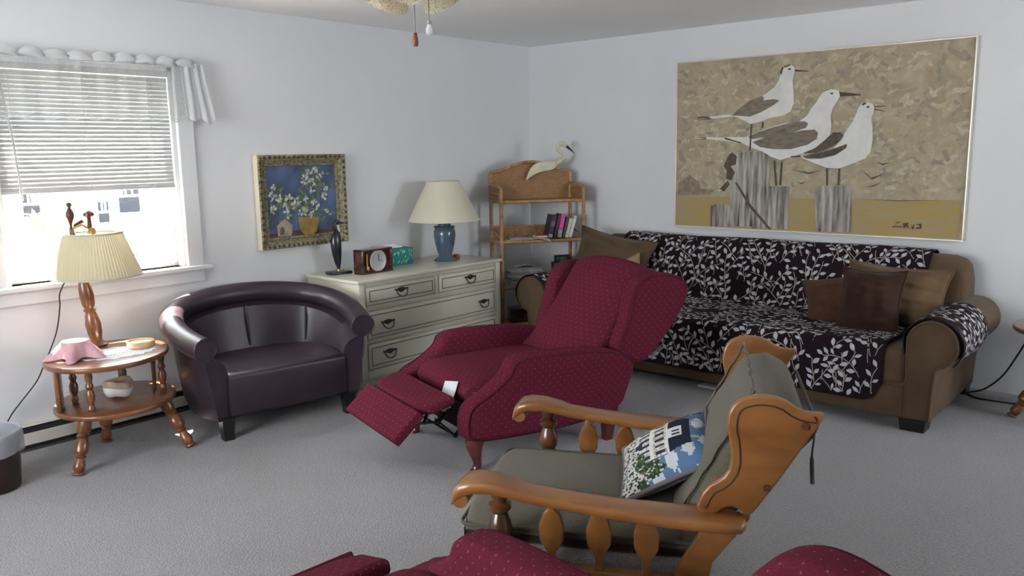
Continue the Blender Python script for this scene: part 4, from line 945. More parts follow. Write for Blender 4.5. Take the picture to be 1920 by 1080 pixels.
# back frame with rounded top and ends
def back_sec(y, k):
    z1 = 0.792*k; 
    pts = [(5.215, 0.10), (5.215, 0.60*k), (5.205, 0.72*k), (5.165, z1-0.012), (5.11, z1), (5.05, z1-0.015), (5.00, z1-0.06), (4.975, 0.68*k), (4.935, 0.56), (4.90, 0.44), (4.90, 0.30), (4.95, 0.10)]
    return [(x, y, z) for x, z in pts]
ys = [SY0-0.085, SY0-0.075, SY0-0.05, SY0-0.01, SY0+0.06]+[SY0+0.06+(SY1-SY0-0.12)*k/10 for k in range(1, 10)]+[SY1-0.06, SY1+0.01, SY1+0.05, SY1+0.075, SY1+0.085]
ks = [0.90, 0.95, 0.98, 0.997, 1.0]+[1.0]*9+[1.0, 0.997, 0.98, 0.95, 0.90]
MB().add(loft([back_sec(y, k) for y, k in zip(ys, ks)])).build('back', M_suede, sofa, 60, world=True)
# three seat cushions
for k in range(3):
    a = SY0+(SY1-SY0)*k/3; b = SY0+(SY1-SY0)*(k+1)/3
    sp('seat_cushion', box(SXF+0.012, 4.93, a+0.006, b-0.006, 0.222, 0.405, 0.035, 4))
for x, y in ((SXF+0.065, SY0-0.045), (SXB-0.07, SY0-0.045), (SXF+0.065, SY1+0.045), (SXB-0.07, SY1+0.045)):
    MB().add(taper_leg(x, y, 0.062, 0.062, 0.055)).build('foot', M_blackleg, sofa, 0, world=True)
# ---- printed throw: profile over back, seat and front edge
M_throw = mat('black_throw', (0.016, 0.008, 0.011), rough=0.9, spec=0.15, bump=(300, 0.2, 0.002))
M_leaf = mat('throw_leaf_print', (0.46, 0.45, 0.48), rough=0.9, spec=0.1)
M_vine = mat('throw_vine_print', (0.34, 0.32, 0.28), rough=0.9, spec=0.1)
tprof = bez([(5.228, 0, 0.62), (5.222, 0, 0.73), (5.17, 0, 0.792), (5.11, 0, 0.806), (5.045, 0, 0.790), (4.99, 0, 0.735), (4.965, 0, 0.66), (4.925, 0, 0.54), (4.890, 0, 0.455), (4.855, 0, 0.428), (4.78, 0, 0.420), (4.60, 0, 0.420), (4.42, 0, 0.420), (4.30, 0, 0.416), (4.255, 0, 0.402), (4.236, 0, 0.365), (4.233, 0, 0.28), (4.236, 0, 0.20), (4.238, 0, 0.125)], 5)
cum = [0.0]
for i in range(1, len(tprof)): cum.append(cum[-1]+(tprof[i]-tprof[i-1]).length)
TL = cum[-1]
def tp(s):
    s = min(max(s, 0), TL-1e-6)
    import bisect
    i = min(bisect.bisect_right(cum, s)-1, len(tprof)-2); t = (s-cum[i])/(cum[i+1]-cum[i])
    p = tprof[i].lerp(tprof[i+1], t); d = (tprof[i+1]-tprof[i]).normalized()
    return p, Vector((d.z, 0, -d.x))*-1
TY0, TY1 = 1.215, 3.26
def tsurf(u, s, off=0.0):
    p, n_ = tp(s)
    if n_.x > 0 and p.z < 0.75 and p.x < 5.0: n_ = -n_
    wob = 0.005*math.sin(5.1*u*3+s*4)+0.004*math.sin(11*s+u*7)
    q = Vector((p.x, TY1+(TY0-TY1)*u, p.z))+n_*(wob+off)
    return q
# keep the normal pointing outward (up / toward the room)
_p, _n = tp(TL*0.6); SGN = 1 if _n.z > 0 else -1
def tsurf(u, s, off=0.0):
    p, n_ = tp(s); n_ = n_*SGN
    wob = 0.004+0.003*math.sin(15.3*u+s*4)+0.0025*math.sin(11*s+u*7)
    yw = 0.012*math.sin(s*5.0)*(u-0.5)
    q = Vector((p.x, TY1+(TY0-TY1)*u+yw, p.z))+n_*(wob+off)
    return tuple(q)
WID = TY1-TY0
def end_s(u):
    """rounded lower corners"""
    e = min(u, 1-u)*WID; r_ = 0.10
    return TL-(r_-math.sqrt(max(0, r_*r_-(r_-e)**2)) if e < r_ else 0)
throw = thing('sofa_throw', 'black throw with white leafy vines covering sofa back and seat', 'throw', (4.6, 2.24, 0.42))
MB().add(sheet(lambda u, v: tsurf(u, v*end_s(u)), 70, 110, 0.006)).build('cloth', M_throw, throw, 60, world=True)
def leaf2d(cx, cy, ang, L, Wd):
    P8 = [(0, 0), (0.25*L, -Wd*0.75), (0.5*L, -Wd), (0.78*L, -Wd*0.6), (L, 0), (0.78*L, Wd*0.6), (0.5*L, Wd), (0.25*L, Wd*0.75)]
    return [(cx+a*math.cos(ang)-b*math.sin(ang), cy+a*math.sin(ang)+b*math.cos(ang)) for a, b in P8]
def vines(W_, H_, seed, scale=1.0):
    """grow leafy vines over a W x H rectangle until it is evenly filled"""
    rnd = random.Random(seed); leaves = []; stems = []; occ = {}; cell = 0.05*scale
    def free(x, y, d):
        i, j = int(x//cell), int(y//cell)
        for a in (-1, 0, 1):
            for b in (-1, 0, 1):
                for (px, py) in occ.get((i+a, j+b), ()):
                    if (px-x)**2+(py-y)**2 < d*d: return False
        return True
    def put(x, y): occ.setdefault((int(x//cell), int(y//cell)), []).append((x, y))
    starts = [(rnd.uniform(0, W_), rnd.uniform(-0.05, H_)) for _ in range(int(W_*H_/(0.0014*scale*scale)))]
    for x, y in starts:
        if not free(x, y, 0.030*scale): continue
        ang = math.pi/2+rnd.uniform(-0.7, 0.7); side = rnd.choice((1, -1)); path = [(x, y)]; bend = rnd.uniform(-0.12, 0.12)
        for st in range(rnd.randint(5, 11)):
            ang += bend+rnd.uniform(-0.18, 0.18); x += 0.027*scale*math.cos(ang); y += 0.027*scale*math.sin(ang)
            if st > 1 and not free(x, y, 0.014*scale): break
            path.append((x, y))
            for sd in ((side,) if rnd.random() < 0.75 else (side, -side)):
                a2 = ang+sd*rnd.uniform(0.65, 1.15); L = rnd.uniform(0.032, 0.046)*scale
                ox, oy = x+0.007*scale*math.cos(a2), y+0.007*scale*math.sin(a2)
                mx_, my_ = ox+0.5*L*math.cos(a2), oy+0.5*L*math.sin(a2)
                if free(mx_, my_, 0.0285*scale):
                    leaves.append(leaf2d(ox, oy, a2, L, L*rnd.uniform(0.21, 0.29))); put(mx_, my_); stems.append([(x, y), (ox, oy)])
            side = -side
        if len(path) > 1: stems.append(path)
    return leaves, stems
def stem_poly(path, w_):
    L_, R_ = [], []
    for i, (x, y) in enumerate(path):
        x0, y0 = path[max(i-1, 0)]; x1, y1 = path[min(i+1, len(path)-1)]; d = math.hypot(x1-x0, y1-y0) or 1
        nx, ny = -(y1-y0)/d, (x1-x0)/d; L_.append((x+nx*w_, y+ny*w_)); R_.append((x-nx*w_, y-ny*w_))
    return L_, R_
def print_on(parent, W_, H_, seed, surf, inside, world=True, scale=1.04):
    lv, stm = vines(W_, H_, seed, scale); ml = MB(); ms = MB()
    for k, pl in enumerate(lv):
        if all(inside(a, b) for a, b in pl):
            n_ = len(pl); v_ = [surf(a, b, 0.0045) for a, b in pl]; ml.add((v_, [(0, 1, 2, 6, 7), (2, 3, 4, 5, 6)]))
    for path in stm:
        for i in range(len(path)-1):
            L_, R_ = stem_poly(path[i:i+2], 0.0019*scale); q = [L_[0], L_[1], R_[1], R_[0]]
            if all(inside(a, b) for a, b in q): ms.add(([surf(a, b, 0.0041) for a, b in q], [(0, 1, 2, 3)]))
    o1 = ml.build('leaf_print', M_leaf, parent, 0, world=world); o1['kind'] = 'stuff'
    o2 = ms.build('vine_print', M_vine, parent, 0, world=world); o2['kind'] = 'stuff'
print_on(throw, WID, TL, 21, lambda a, b, off: tsurf(a/WID, TL-b, off), lambda a, b: 0.006 < a < WID-0.006 and 0.0 < (TL-b) < end_s(min(max(a/WID, 0), 1))-0.008)
# ---- arm covers
def arm_cover(label, yi, dr_, x0, x1, seed, a_end):
    t = thing('arm_cover', label, 'arm cover', ((x0+x1)/2, yi+dr_*0.11, 0.57), 0, 'printed covers on the sofa arms')
    pts = [Vector((0, yi-dr_*0.010, 0.385)), Vector((0, yi-dr_*0.014, 0.43))]
    for a_ in range(165, a_end, -15): pts.append(Vector((0, yi+dr_*(0.112+0.134*math.cos(R(a_))), 0.445+0.130*math.sin(R(a_)))))
    cu = [0.0]
    for i in range(1, len(pts)): cu.append(cu[-1]+(pts[i]-pts[i-1]).length)
    LL = cu[-1]
    def surf(a, b, off=0.0):
        import bisect
        b = min(max(b, 0), LL-1e-6); i = min(bisect.bisect_right(cu, b)-1, len(pts)-2); tt = (b-cu[i])/(cu[i+1]-cu[i])
        p = pts[i].lerp(pts[i+1], tt); d = (pts[i+1]-pts[i]).normalized(); n_ = Vector((0, -d.z, d.y))
        if n_.dot(p-Vector((0, yi+dr_*0.112, 0.445))) < 0: n_ = -n_
        w_ = 0.003*math.sin(16*a+3*b)+0.002*math.sin(30*b+8*a)
        return (x0+a, p.y+n_.y*(off+w_), p.z+n_.z*(off+w_))
    W_ = x1-x0
    MB().add(sheet(lambda u, v: surf(u*W_, v*LL), 24, 30, 0.005)).build('cloth', M_throw, t, 60, world=True)
    print_on(t, W_, LL, seed, surf, lambda a, b: 0.006 < a < W_-0.006 and 0.004 < b < LL-0.004)
arm_cover('leaf-printed cover on the right sofa arm', SY0, -1, 4.252, 4.80, 5, -50)
arm_cover('leaf-printed cover on the left sofa arm behind the recliner', SY1, 1, 4.252, 4.80, 9, -50)
# ---- cushions
def cushion(name, label, mt, loc, rot, wd, ht, th, seed, welt=True):
    t = thing(name, label, 'cushion', loc, 0, 'loose cushions on the sofa'); t.rotation_euler = rot
    v_, f_ = pillow(wd, ht, th, 30, 0.13, seed, 1.3)
    MB().add((v_, f_)).build('cover', mt, t, 60)
    if welt: MB().add(tube(rim_path(wd, ht, 0.13), 0.006, 6)).build('welt', mt, t, 60)
    return t
M_tanc = mat('tan_velvet', (0.125, 0.078, 0.042), rough=0.85, spec=0.15, sheen=0.08, noise=(9, 0.25))
M_dkbr = mat('dark_brown_velvet', (0.040, 0.017, 0.011), rough=0.85, spec=0.15, sheen=0.08, noise=(9, 0.3))
M_mdbr = mat('rust_brown_velvet', (0.078, 0.036, 0.019), rough=0.85, spec=0.15, sheen=0.08, noise=(9, 0.3))
M_yel = mat('straw_cloth', (0.27, 0.205, 0.105), rough=0.85, spec=0.2, noise=(9, 0.2))
# facing -x: local Y axis is the thickness
def face(yaw, lean, roll=0): return (RZ(R(yaw)) @ RX(R(lean)) @ RY(R(roll))).to_euler()
cushion('cushion', 'tan velvet cushion against the right end of the sofa back', M_tanc, (4.80, 1.335, 0.575), face(-82, -20, 3), 0.54, 0.36, 0.20, 2)
cushion('cushion', 'rust-brown velvet cushion on the seat, left of the dark one', M_mdbr, (4.73, 1.60, 0.535), face(-84, -30, -14), 0.42, 0.31, 0.17, 3)
cushion('cushion', 'dark chocolate velvet cushion leaning in front of the tan one', M_dkbr, (4.60, 1.405, 0.57), face(-88, -20, 0), 0.33, 0.36, 0.18, 4)
cushion('cushion', 'large tan cushion at the left end of the sofa back', M_suede, (4.84, 3.25, 0.625), face(-90, -18, 8), 0.66, 0.40, 0.22, 5)
cushion('cushion', 'straw-coloured cushion peeking over the recliner on the sofa', M_yel, (4.70, 3.03, 0.565), face(-90, -22, -22), 0.24, 0.24, 0.13, 6)
# ---- white card under the sofa
cd = MB().add(box(-0.05, 0.05, -0.06, 0.06, 0.0, 0.012, 0.002)).build('white_card', mat('white_paper', (0.58, 0.58, 0.60)), None); cd.location = (4.37, 2.22, 0.0); tag(cd, 'flat white card on the carpet under the sofa front', 'card')

# ================================================================== seagull painting
PAINT = {'white':[[[-0.172,0.462],[-0.153,0.486],[-0.121,0.492],[-0.094,0.475],[-0.087,0.456],[-0.098,0.426],[-0.103,0.389],[-0.094,0.326],[-0.088,0.251],[-0.109,0.201],[-0.161,0.178],[-0.242,0.168],[-0.31,0.145],[-0.379,0.134],[-0.415,0.155],[-0.466,0.176],[-0.517,0.192],[-0.44,0.241],[-0.342,0.288],[-0.275,0.323],[-0.222,0.359],[-0.19,0.407],[-0.185,0.438]],[[0.068,0.28],[0.092,0.309],[0.141,0.327],[0.184,0.316],[0.198,0.285],[0.187,0.256],[0.159,0.215],[0.146,0.166],[0.154,0.105],[0.148,0.043],[0.119,-0.006],[0.07,-0.03],[-0.006,-0.06],[-0.084,-0.079],[-0.163,-0.102],[-0.232,-0.078],[-0.289,-0.045],[-0.374,-0.017],[-0.432,0.01],[-0.549,0.026],[-0.535,0.052],[-0.405,0.049],[-0.294,0.092],[-0.159,0.127],[-0.053,0.136],[-0.003,0.172],[0.027,0.22],[0.057,0.256]],[[0.31,0.208],[0.327,0.231],[0.356,0.238],[0.391,0.228],[0.404,0.204],[0.4,0.174],[0.388,0.145],[0.399,0.085],[0.403,0.014],[0.395,-0.058],[0.368,-0.094],[0.298,-0.124],[0.214,-0.155],[0.139,-0.152],[0.061,-0.124],[-0.018,-0.092],[-0.031,-0.073],[0.059,-0.067],[0.171,-0.031],[0.218,0.017],[0.24,0.066],[0.273,0.113],[0.295,0.161]],[[-0.68,0.19],[-0.525,0.202],[-0.51,0.185],[-0.672,0.176]],[[-0.7,0.056],[-0.535,0.048],[-0.432,0.01],[-0.534,0.025],[-0.692,0.041]]],'wing':[[[-0.51,0.191],[-0.468,0.229],[-0.384,0.284],[-0.302,0.308],[-0.285,0.298],[-0.314,0.255],[-0.396,0.213],[-0.467,0.19]],[[-0.467,0.19],[-0.383,0.239],[-0.301,0.28],[-0.219,0.285],[-0.185,0.274],[-0.218,0.25],[-0.298,0.209],[-0.381,0.18]],[[-0.39,0.049],[-0.321,0.08],[-0.212,0.109],[-0.106,0.132],[-0.015,0.139],[0.009,0.122],[-0.006,0.097],[-0.103,0.068],[-0.237,0.046],[-0.362,0.035]],[[-0.361,0.015],[-0.264,0.046],[-0.13,0.069],[-0.025,0.082],[0.052,0.085],[0.073,0.064],[0.067,0.026],[0.005,-0.01],[-0.099,-0.034],[-0.207,-0.033],[-0.304,-0.018]],[[-0.019,-0.06],[0.057,-0.03],[0.118,0.019],[0.166,0.065],[0.215,0.064],[0.231,0.041],[0.194,-0.001],[0.133,-0.037],[0.059,-0.061]],[[-0.025,-0.079],[0.084,-0.058],[0.183,-0.031],[0.255,-0.006],[0.251,-0.032],[0.185,-0.075],[0.098,-0.095],[0.009,-0.095]]],'dark':[[[-0.764,0.194],[-0.673,0.192],[-0.673,0.184],[-0.756,0.183]],[[-0.764,0.172],[-0.665,0.184],[-0.657,0.174]],[[-0.777,0.06],[-0.692,0.053],[-0.692,0.047]],[[-0.784,0.037],[-0.692,0.047],[-0.692,0.041]],[[-0.55,0.048],[-0.432,0.014],[-0.439,0.009],[-0.561,0.039]],[[-0.097,-0.079],[-0.032,-0.072],[-0.031,-0.084],[-0.09,-0.087]],[[-0.093,0.46],[-0.002,0.446],[0.0,0.441],[-0.09,0.448]],[[0.193,0.307],[0.318,0.287],[0.324,0.279],[0.197,0.279]],[[0.401,0.211],[0.465,0.214],[0.465,0.209],[0.403,0.204]],[[0.404,0.198],[0.463,0.183],[0.462,0.179],[0.402,0.191]],[[-0.137,0.47],[-0.119,0.471],[-0.115,0.461],[-0.132,0.459]],[[0.137,0.304],[0.154,0.306],[0.157,0.296],[0.14,0.295]],[[0.357,0.213],[0.374,0.215],[0.376,0.205],[0.361,0.203]],[[-0.188,0.451],[-0.173,0.484],[-0.165,0.478],[-0.176,0.431]],[[-0.163,0.485],[-0.121,0.495],[-0.121,0.487],[-0.157,0.475]],[[0.327,0.226],[0.344,0.236],[0.36,0.233],[0.339,0.218]],[[-0.373,0.131],[-0.362,0.131],[-0.368,-0.04],[-0.379,-0.04]],[[-0.294,0.142],[-0.283,0.141],[-0.289,0.105],[-0.3,0.105]],[[-0.209,-0.107],[-0.198,-0.107],[-0.181,-0.266],[-0.192,-0.266]],[[-0.159,-0.115],[-0.148,-0.115],[-0.154,-0.265],[-0.165,-0.265]],[[0.134,-0.155],[0.144,-0.155],[0.149,-0.261],[0.139,-0.261]],[[0.209,-0.155],[0.219,-0.155],[0.219,-0.26],[0.209,-0.26]],[[0.335,-0.153],[0.409,-0.211],[0.495,-0.179],[0.412,-0.223]],[[0.428,-0.114],[0.469,-0.126],[0.514,-0.119],[0.469,-0.136]],[[0.377,-0.268],[0.424,-0.254],[0.475,-0.234],[0.426,-0.263]],[[-0.08,-0.166],[0.025,-0.181],[0.102,-0.168],[0.028,-0.191]],[[-0.057,-0.237],[-0.017,-0.248],[0.015,-0.236],[-0.016,-0.255]],[[0.321,-0.339],[0.578,-0.342],[0.819,-0.334],[0.579,-0.347]],[[0.552,-0.472],[0.591,-0.467],[0.553,-0.496],[0.599,-0.494],[0.599,-0.5],[0.542,-0.503],[0.577,-0.475]],[[0.603,-0.476],[0.637,-0.472],[0.626,-0.487],[0.645,-0.51],[0.619,-0.493],[0.609,-0.509]],[[0.645,-0.477],[0.655,-0.498],[0.667,-0.476],[0.662,-0.509],[0.654,-0.51]],[[0.672,-0.482],[0.704,-0.474],[0.704,-0.505],[0.676,-0.506],[0.679,-0.496],[0.697,-0.496],[0.694,-0.484]]],'post':[[[-0.509,-0.076],[-0.43,-0.05],[-0.261,-0.049],[-0.239,-0.078],[-0.215,-0.539],[-0.495,-0.546]],[[-0.35,-0.29],[-0.309,-0.273],[-0.103,-0.27],[-0.099,-0.285],[-0.094,-0.547],[-0.341,-0.553]],[[0.069,-0.282],[0.106,-0.264],[0.268,-0.264],[0.296,-0.278],[0.305,-0.546],[0.087,-0.551]],[[-0.649,-0.413],[-0.611,-0.399],[-0.521,-0.402],[-0.499,-0.415],[-0.494,-0.55],[-0.648,-0.553]],[[-0.903,-0.299],[-0.896,-0.257],[-0.817,-0.202],[-0.738,-0.255],[-0.729,-0.296],[-0.629,-0.302],[-0.626,-0.311],[-0.659,-0.337],[-0.91,-0.347]]],'rope':[[[-0.474,-0.251],[-0.46,-0.248],[-0.354,-0.397],[-0.207,-0.552],[-0.228,-0.553],[-0.368,-0.411]],[[-0.531,-0.076],[-0.503,-0.049],[-0.465,-0.076],[-0.471,-0.13],[-0.507,-0.143],[-0.476,-0.184],[-0.497,-0.238],[-0.541,-0.225],[-0.536,-0.17],[-0.559,-0.143]],[[-0.584,-0.294],[-0.526,-0.238],[-0.511,-0.265],[-0.554,-0.314]]],'ground':[[[-0.913,-0.351],[-0.42,-0.348],[0.071,-0.346],[0.544,-0.343],[0.905,-0.331],[0.904,-0.551],[0.133,-0.559],[-0.929,-0.566]]]}
gp = thing('seagull_painting', 'large framed painting of three seagulls on wooden pilings', 'painting', (XW-0.002, 2.04, 1.42))
GW, GH = 0.930, 0.567
M_canvas = mat('canvas_sky', (0.46, 0.395, 0.275), rough=0.7, noise=(7, 0.2, (1, 1, 1), (0.32, 0.265, 0.17)), bump=(16, 0.35, 0.006))
nt = M_canvas.node_tree
for n_ in nt.nodes:
    if n_.type == 'TEX_NOISE': n_.inputs['Distortion'].default_value = 1.4; n_.inputs['Roughness'].default_value = 0.62
def gpart(name, vf, mt, parent=None, smooth=0):
    # painting-local: a = right (seen from the room), b = up; depth toward the room is -x
    return MB().add(vf).build(name, mt, parent or gp, smooth)
gpart('canvas', box(-0.034, 0.0, -GW+0.006, GW-0.006, -GH+0.006, GH-0.006), M_canvas)
M_gfr = mat('silver_gilt_frame', (0.62, 0.58, 0.50), rough=0.35, metal=0.5)
for y0, y1, z0, z1 in ((-GW, GW, GH-0.008, GH), (-GW, GW, -GH, -GH+0.008), (-GW, -GW+0.008, -GH+0.008, GH-0.008), (GW-0.008, GW, -GH+0.008, GH-0.008)):
    gpart('frame_strip', box(-0.042, 0.0, y0, y1, z0, z1, 0.0015), M_gfr)
def gstroke(name, polys, mt, depth):
    mb = MB()
    for k, pl in enumerate(polys): mb.add(flat_poly([(min(max(a, -GW+0.012), GW-0.012), min(max(b, -GH+0.012), GH-0.012)) for a, b in pl], lambda a, b: (-0.0342-depth-0.000004*k, -a, b)))
    o = mb.build(name, mt, gp, 0)
    if len(polys) > 1: o['kind'] = 'stuff'
    return o
M_ground = mat('painted_sand', (0.40, 0.27, 0.07), rough=0.7, noise=(5, 0.3, (1, 1, 7), (0.35, 0.285, 0.16)))
gstroke('painted_shore', PAINT['ground'], M_ground, 0.0004)
# loose sky dabs, the cloud brushwork of the canvas
rnd = random.Random(31); dabs = {0: [], 1: [], 2: []}
for k in range(900):
    a = rnd.uniform(-0.90, 0.90); b = rnd.uniform(-0.31, 0.52); L = rnd.uniform(0.025, 0.075); w_ = L*rnd.uniform(0.16, 0.32); an = rnd.choice((0.6, 2.4, 0.2))+rnd.uniform(-0.5, 0.5)
    cu_ = rnd.uniform(-0.25, 0.25); st_ = []
    for t_ in (0.0, 0.3, 0.7, 1.0): st_.append((a+L*t_*math.cos(an+cu_*t_), b+L*t_*math.sin(an+cu_*t_)))
    nx_, ny_ = -math.sin(an), math.cos(an); wv_ = [w_*rnd.uniform(0.5, 1.0) for _ in range(8)]
    dabs[k % 3].append([(p[0]+nx_*wv_[i], p[1]+ny_*wv_[i]) for i, p in enumerate(st_)]+[(p[0]-nx_*wv_[4+i], p[1]-ny_*wv_[4+i]) for i, p in reversed(list(enumerate(st_)))])
gstroke('painted_cloud', dabs[0], mat('dab_light', (0.50, 0.435, 0.315), rough=0.7, noise=(40, 0.2)), 0.0006)
gstroke('painted_cloud', dabs[1], mat('dab_mid', (0.42, 0.355, 0.24), rough=0.7, noise=(40, 0.2)), 0.0019)
gstroke('painted_cloud', dabs[2][:200], mat('dab_dark', (0.31, 0.27, 0.20), rough=0.7, noise=(40, 0.2)), 0.0032)
M_post = mat('painted_piling', (0.52, 0.48, 0.43), rough=0.7, noise=(9, 0.4, (1, 5, 0.5), (0.055, 0.038, 0.026)))
for k, pl in enumerate(PAINT['post'][:4]): gstroke('painted_piling', [pl], M_post, 0.0040+[0.0, 0.0004, 0.0003, 0.0002][k])
gstroke('painted_boathouse', [PAINT['post'][4]], mat('painted_haze_brown', (0.27, 0.21, 0.14), rough=0.7, noise=(30, 0.4)), 0.0040)
gstroke('painted_rope', PAINT['rope'], mat('painted_dark_brown', (0.10, 0.070, 0.045), rough=0.7, noise=(50, 0.5)), 0.0048)
M_gw = mat('painted_gull_white', (0.70, 0.69, 0.655), rough=0.7, noise=(14, 0.10))
for k, pl in enumerate(PAINT['white'][:3]): gstroke('painted_gull', [pl], M_gw, 0.0052+0.0003*k)
gstroke('painted_tail', PAINT['white'][3:], M_gw, 0.0052)
M_wing = mat('painted_wing', (0.235, 0.195, 0.145), rough=0.7, noise=(18, 0.4, (1, 1, 3), (0.13, 0.10, 0.075)))
gstroke('painted_wing', PAINT['wing'][:2], M_wing, 0.0054); gstroke('painted_wing', PAINT['wing'][2:4], M_wing, 0.0056)
gstroke('painted_wing', PAINT['wing'][4:], mat('painted_wing_dark', (0.10, 0.078, 0.060), rough=0.7, noise=(40, 0.5)), 0.0062)
gstroke('painted_outline', PAINT['dark'], mat('painted_ink', (0.075, 0.052, 0.036), rough=0.7), 0.0066)

# ================================================================== maroon wing recliner
M_mar = dotted('maroon_dotted', (0.110, 0.0145, 0.031), (0.31, 0.14, 0.14), s=0.040, r=0.050, amount=0.45)
M_welt = mat('maroon_welt', (0.085, 0.010, 0.027), rough=0.85, spec=0.15, bump=(300, 0.4, 0.002))
M_cherry = wood('cherry_gloss', (0.055, 0.010, 0.008), (0.12, 0.022, 0.015), scale=12, rough=0.18, coat=0.7)
M_steel = mat('black_steel', (0.014, 0.014, 0.016), rough=0.4, metal=0.4)
def mirror_y(vf): return [(x, -y, z) for x, y, z in vf[0]], [tuple(reversed(f)) for f in vf[1]]
def make_recliner(name, label, loc, az, phi=0.0):
    t = thing(name, label, 'recliner', loc, az)
    Mh = T(-0.80, 0, 0.38) @ RY(-phi) @ T(0.80, 0, -0.38)      # back and wings swing about the hinge
    arm_o = [(0.104, 0.150), (0.114, 0.22), (0.110, 0.27), (0.086, 0.321), (-0.011, 0.362), (-0.095, 0.418), (-0.118, 0.445), (-0.128, 0.478), (-0.165, 0.500), (-0.383, 0.498), (-0.609, 0.478), (-0.742, 0.448), (-0.845, 0.385), (-0.798, 0.265), (-0.748, 0.155), (-0.50, 0.125), (-0.165, 0.130)]
    arm_s = smooth_outline(arm_o, 2)
    for sgn in (1, -1):
        vf = prism(arm_s, 0.262, 0.382, 'y', 0.034, 4)
        a_ = MB().add(vf if sgn > 0 else mirror_y(vf)).build('arm', M_mar, t, 55)
        w_ = [(x, sgn*0.352, z) for x, z in arm_s]; n_ = len(w_)
        # welt along the front and top edge only
        k0 = min(range(n_), key=lambda k: (w_[k][0]-0.106)**2+(w_[k][2]-0.155)**2); seq = [w_[(k0+k) % n_] for k in range(int(n_*0.72))]
        cxy = (-0.35, 0.31)
        seq2 = [(cxy[0]+(x-cxy[0])*0.985, sgn*0.376, cxy[1]+(z-cxy[1])*0.93) for x, y, z in seq]
        MB().add(tube(seq2, 0.0045, 6)).build('piping', M_welt, a_, 60)
    # body between the arms
    MB().add(box(-0.76, -0.02, -0.27, 0.27, 0.145, 0.27, 0.02)).build('base', M_mar, t, 40)
    MB().add(box(-0.03, 0.004, -0.262, 0.262, 0.13, 0.26, 0.004)).build('front_opening', mat('black_lining', (0.008, 0.006, 0.007), rough=0.9), t, 0)
    # crowned seat with waterfall front
    def seat_sec(y, k):
        pts = [(-0.66, 0.27), (-0.66, 0.385), (-0.55, 0.392+0.012*k), (-0.35, 0.395+0.016*k), (-0.15, 0.394+0.016*k), (-0.03, 0.388+0.013*k), (0.030, 0.366+0.010*k), (0.052, 0.330), (0.040, 0.295), (0.005, 0.268)]
        return [(x, y, z) for x, z in pts]
    ysn = [-0.266, -0.24, -0.16, -0.06, 0.06, 0.16, 0.24, 0.266]; kk = [-0.6, 0.2, 0.75, 1, 1, 0.75, 0.2, -0.6]
    MB().add(loft([seat_sec(y, k) for y, k in zip(ysn, kk)])).build('seat', M_mar, t, 60, sub=1)
    # reclined back
    def back_sec(y, k, sh):
        pts = [(-0.52+sh*0.1, 0.37), (-0.630+sh, 0.45), (-0.725+sh, 0.57), (-0.815+sh, 0.70), (-0.880+sh*0.6, 0.80+0.01*k), (-0.915, 0.842+0.022*k), (-0.945, 0.850+0.026*k), (-1.00, 0.822+0.024*k), (-1.085, 0.775+0.015*k), (-1.115, 0.735), (-1.03, 0.60), (-0.90, 0.44), (-0.82, 0.36), (-0.70, 0.30)]
        return [(1.126*x+0.072, y, z-0.022) for x, z in pts]
    ysn = [-0.285, -0.262, -0.20, -0.10, 0.0, 0.10, 0.20, 0.262, 0.285]; kk = [-1.0, -0.4, 0.4, 0.85, 1, 0.85, 0.4, -0.4, -1.0]; ss = [-0.03, -0.012, 0.012, 0.024, 0.028, 0.024, 0.012, -0.012, -0.03]
    MB().add(loft([back_sec(y, k, s_) for y, k, s_ in zip(ysn, kk, ss)]), Mh).build('back', M_mar, t, 60, sub=1)
    wing_o = [(-0.716, 0.440), (-0.790, 0.584), (-0.803, 0.657), (-0.823, 0.718), (-0.868, 0.779), (-0.955, 0.803), (-1.10, 0.792), (-1.216, 0.719), (-1.135, 0.575), (-1.02, 0.456), (-0.901, 0.358), (-0.80, 0.380)]
    front_o = smooth_outline(wing_o, 2)
    for sgn in (1, -1):
        vf = prism(front_o, 0.272, 0.366, 'y', 0.024, 4)
        w_ = MB().add(vf if sgn > 0 else mirror_y(vf), Mh).build('wing', M_mar, t, 55)
        cx, cz = -0.965, 0.605
        seq = [(cx+(x-cx)*0.93, sgn*0.364, cz+(z-cz)*0.95) for x, z in front_o]
        k0 = min(range(len(seq)), key=lambda k: (seq[k][0]+0.72)**2+(seq[k][2]-0.44)**2); seq = [seq[(k0+k) % len(seq)] for k in range(int(len(seq)*0.62))]
        MB().add(tube(seq, 0.0045, 6), Mh).build('piping', M_welt, w_, 60)
    # cabriole front legs, raked rear legs
    for sgn in (1, -1):
        rings = []
        for x, w_, z in ((0.018, 0.046, 0.165), (0.026, 0.048, 0.140), (0.030, 0.040, 0.110), (0.022, 0.028, 0.070), (0.014, 0.020, 0.035), (0.020, 0.022, 0.014), (0.026, 0.025, 0.004), (0.026, 0.022, 0.0)):
            rings.append([(x+0.012+w_*math.cos(a_)*0.95, sgn*0.310+w_*math.sin(a_)*0.9, z) for a_ in [2*math.pi*k/14 for k in range(14)]])
        MB().add(loft(rings)).build('leg', M_cherry, t, 60)
        MB().add(loft([[(-0.72+a, sgn*0.315+b, 0.19) for a, b in ((-0.035, -0.03), (0.035, -0.03), (0.035, 0.03), (-0.035, 0.03))], [(-0.70+a, sgn*0.320+b, 0.0) for a, b in ((-0.020, -0.018), (0.020, -0.018), (0.020, 0.018), (-0.020, 0.018))]])).build('leg', M_mar if False else M_cherry, t, 0)
